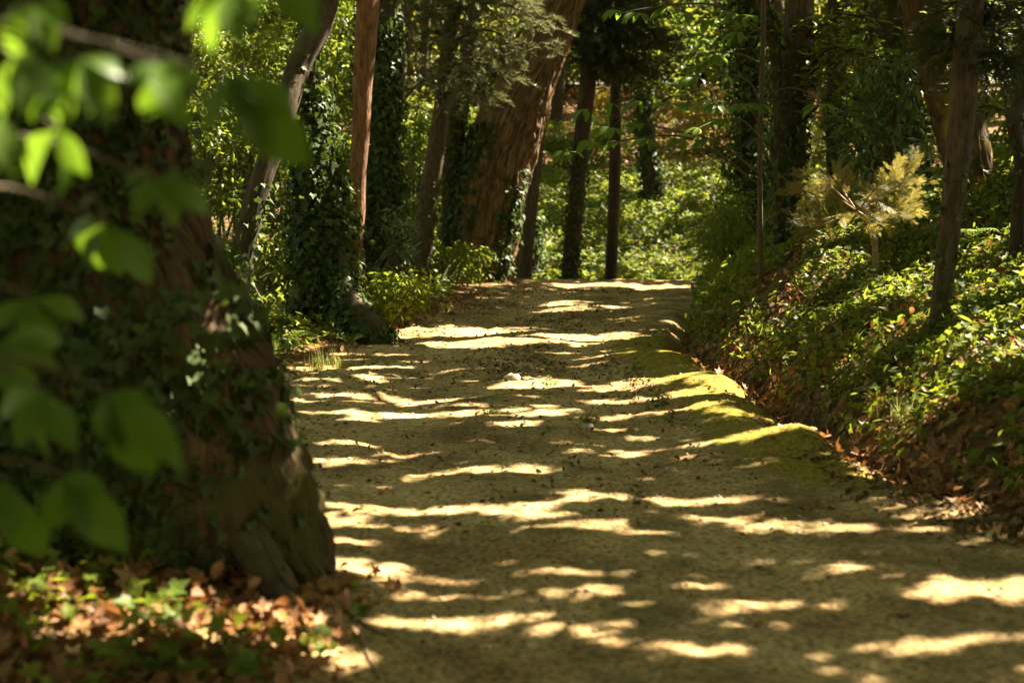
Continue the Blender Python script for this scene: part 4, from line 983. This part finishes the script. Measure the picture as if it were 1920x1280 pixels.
def stone(label, px, py, s, seed):
    b = G(px, py); b[2] = float(terrain(b[0], b[1]))
    mb = MB(); r = np.random.default_rng(seed)
    th, ph = np.meshgrid(np.linspace(0, PI, 9), np.linspace(0, 2 * PI, 12, endpoint=False), indexing='ij')
    R = s * (1 + .35 * (r.random(th.shape) - .5)); R[0] = R[0, 0]; R[-1] = R[-1, 0]
    V = np.stack([1.3 * R * np.sin(th) * np.cos(ph), R * np.sin(th) * np.sin(ph), .75 * R * np.cos(th) + s * .35], -1).reshape(-1, 3) + b
    i = np.arange(8)[:, None] * 12; j = np.arange(12)[None]
    mb.add(V, np.stack([i + j, i + 12 + j, i + 12 + (j + 1) % 12, i + (j + 1) % 12], -1).reshape(-1, 4))
    tag(mb.build('stone', M['stone'], origin=b, smooth=True), label, 'stone', 'stones on the track')
stone('pale stone beside the flat dark weed', 1102, 798, .035, 1)
stone('whitish stone on the sunny hump in mid track', 961, 717, .06, 2)
stone('small stone at the leafy edge below the mossy ridge', 1258, 880, .03, 3)
# single dry leaves and sticks that can be told apart
def one_leaf(label, px, py, s, seed):
    b = G(px, py); b[2] = float(terrain(b[0], b[1])) + .008
    mb = MB(); leaves(mb, T_LOBED, [b], s, None, None, .25, np.random.default_rng(seed))
    tag(mb.build('fallen_leaf', M['dead'], origin=b), label, 'leaf', 'single dead leaves on the track')
one_leaf('dark curled leaf alone on the smooth shaded part of the track', 1712, 1155, .09, 1)
one_leaf('reddish leaf in the sun near the right edge of the track', 1625, 975, .11, 2)
one_leaf('brown leaf lying at the near end of the track', 1825, 1225, .06, 3)
one_leaf('orange leaf in the long sun streak on the track', 1545, 973, .07, 4)
def stick(label, q, rad):
    pts = []
    for px, py in q:
        g = G(px, py); g[2] = float(terrain(g[0], g[1])) + rad; pts.append(g)
    mb = MB(); tube(mb, pts, np.linspace(rad, rad * .5, len(pts)), 8, .05, .1)
    tag(mb.build('fallen_stick', M['twig'], origin=pts[0], smooth=True, attr=True), label, 'stick', 'fallen sticks')
stick('pale crooked stick at the foot of the old trunk', [(655, 1165), (690, 1195), (725, 1203)], .010)
stick('second pale stick pointing at the camera below the crooked one', [(672, 1200), (690, 1240), (712, 1275)], .010)
stick('thin bent twig lying across the streaky middle of the track', [(900, 845), (935, 840), (968, 847)], .006)
stick('short dark twig near the foot of the mossy ridge', [(1235, 872), (1275, 866)], .007)
stick('small twig on the near left of the track beside the sun pools', [(822, 1062), (850, 1066), (872, 1060)], .006)
stick('broken branch resting in the leaf filled ditch', [(1600, 812), (1650, 832), (1705, 838)], .012)
stick('dark straight twig on the shaded right of the track', [(1725, 1090), (1785, 1092)], .008)

# ------------------------------------------------------------------ unseen canopy, carved to shape sun and shade, shared out among the trees
def canopy(n, x0, x1, y0, y1, size, low):
    g = np.stack([rng.uniform(x0, x1, n), rng.uniform(y0, y1, n)], -1)
    g = g[~lit(g)]  # leaves dropped wherever sun is meant to come through
    h = low + 2.2 * vnoise(g[:, 0] * .35, g[:, 1] * .35, 91) + rng.uniform(0, 1.4, len(g))
    q = g + (S[:2] / S[2]) * (low + 2)
    zz = terrain(q[:, 0], q[:, 1]) + h
    pos = np.column_stack([g + (S[:2] / S[2]) * zz[:, None], zz])
    return pos, np.full(len(pos), size)
A1, s1 = canopy(440000, -3.5, 5, -.4, 20, .12, 5.0)
A2, s2 = canopy(70000, -4, 9, 18, 36, .26, 7.3)
A3, s3 = canopy(46000, -14, -3.5, 0, 36, .30, 7.3)
A4, s4 = canopy(26000, 4.5, 12, 4, 36, .30, 6.5)
A5, s5 = canopy(34000, -14, 14, 36, 62, .42, 7.3)
A6, s6 = canopy(40000, -10, 7, -14, -.4, .36, 6)
pos = np.concatenate([A1, A2, A3, A4, A5, A6]); sc = np.concatenate([s1, s2, s3, s4, s5, s6])
tops = np.array([h[1] for h in HOSTS])
own = np.empty(len(pos), int)
jit = rng.normal(size=(len(pos), 2)) * .5
for a in range(0, len(pos), 50000):
    d = ((pos[a:a + 50000, None, :2] + jit[a:a + 50000, None] - tops[None, :, :2]) ** 2).sum(-1); own[a:a + 50000] = d.argmin(1)
for k, (t, tip) in enumerate(HOSTS):
    m_ = own == k
    if m_.sum() < 10: continue
    mb = MB(); leaves(mb, T_DIAM, pos[m_] , sc[m_] * rng.uniform(.75, 1.2, m_.sum()), np.tile(S * .9 + np.array((0, 0, .4)), (m_.sum(), 1)), None, .45)
    mb.build('crown', M['canopy'], t, loc(t))  # out-of-view leaves placed to cast the dappled shade

# ------------------------------------------------------------------ light, camera, render
w = bpy.data.worlds.new('World'); bpy.context.scene.world = w; w.use_nodes = True
nt = w.node_tree; sky = nt.nodes.new('ShaderNodeTexSky'); sky.sky_type = 'NISHITA'; sky.sun_disc = False
sky.sun_elevation = EL; sky.sun_rotation = AZ
tint = nt.nodes.new('ShaderNodeMix'); tint.data_type = 'RGBA'; tint.blend_type = 'MULTIPLY'; tint.inputs[0].default_value = 1; tint.inputs[7].default_value = (1.0, .79, .46, 1)   # the warm white balance of the photograph
nt.links.new(sky.outputs[0], tint.inputs[6]); nt.links.new(tint.outputs[2], nt.nodes['Background'].inputs[0]); nt.nodes['Background'].inputs[1].default_value = 0.055
sd = bpy.data.lights.new('sun', 'SUN'); sd.energy = 5.0; sd.angle = math.radians(.4); sd.color = (1.0, .875, .665)
so = bpy.data.objects.new('sun', sd); C.objects.link(so); so.rotation_euler = Vector(S).to_track_quat('Z', 'Y').to_euler(); so.location = (10, 10, 30)

cd = bpy.data.cameras.new('camera'); cam = bpy.data.objects.new('camera', cd); C.objects.link(cam)
cd.sensor_width = 36; cd.lens = 36 * F / 1920; cd.clip_end = 2000; cd.clip_start = .05
cam.location = (0, 0, EYE); cam.rotation_euler = (PI / 2 - TILT, 0, 0)
cd.dof.use_dof = True; cd.dof.focus_distance = 13.5; cd.dof.aperture_fstop = 1.9
sc_ = bpy.context.scene; sc_.camera = cam
sc_.view_settings.view_transform = 'Standard'; sc_.view_settings.look = 'None'; sc_.view_settings.exposure = 3.1; sc_.view_settings.gamma = 1
cy = sc_.cycles
cy.use_denoising = True; cy.max_bounces = 7; cy.diffuse_bounces = 4; cy.glossy_bounces = 2; cy.transmission_bounces = 5; cy.sample_clamp_indirect = 6
cy.caustics_reflective = False; cy.caustics_refractive = False
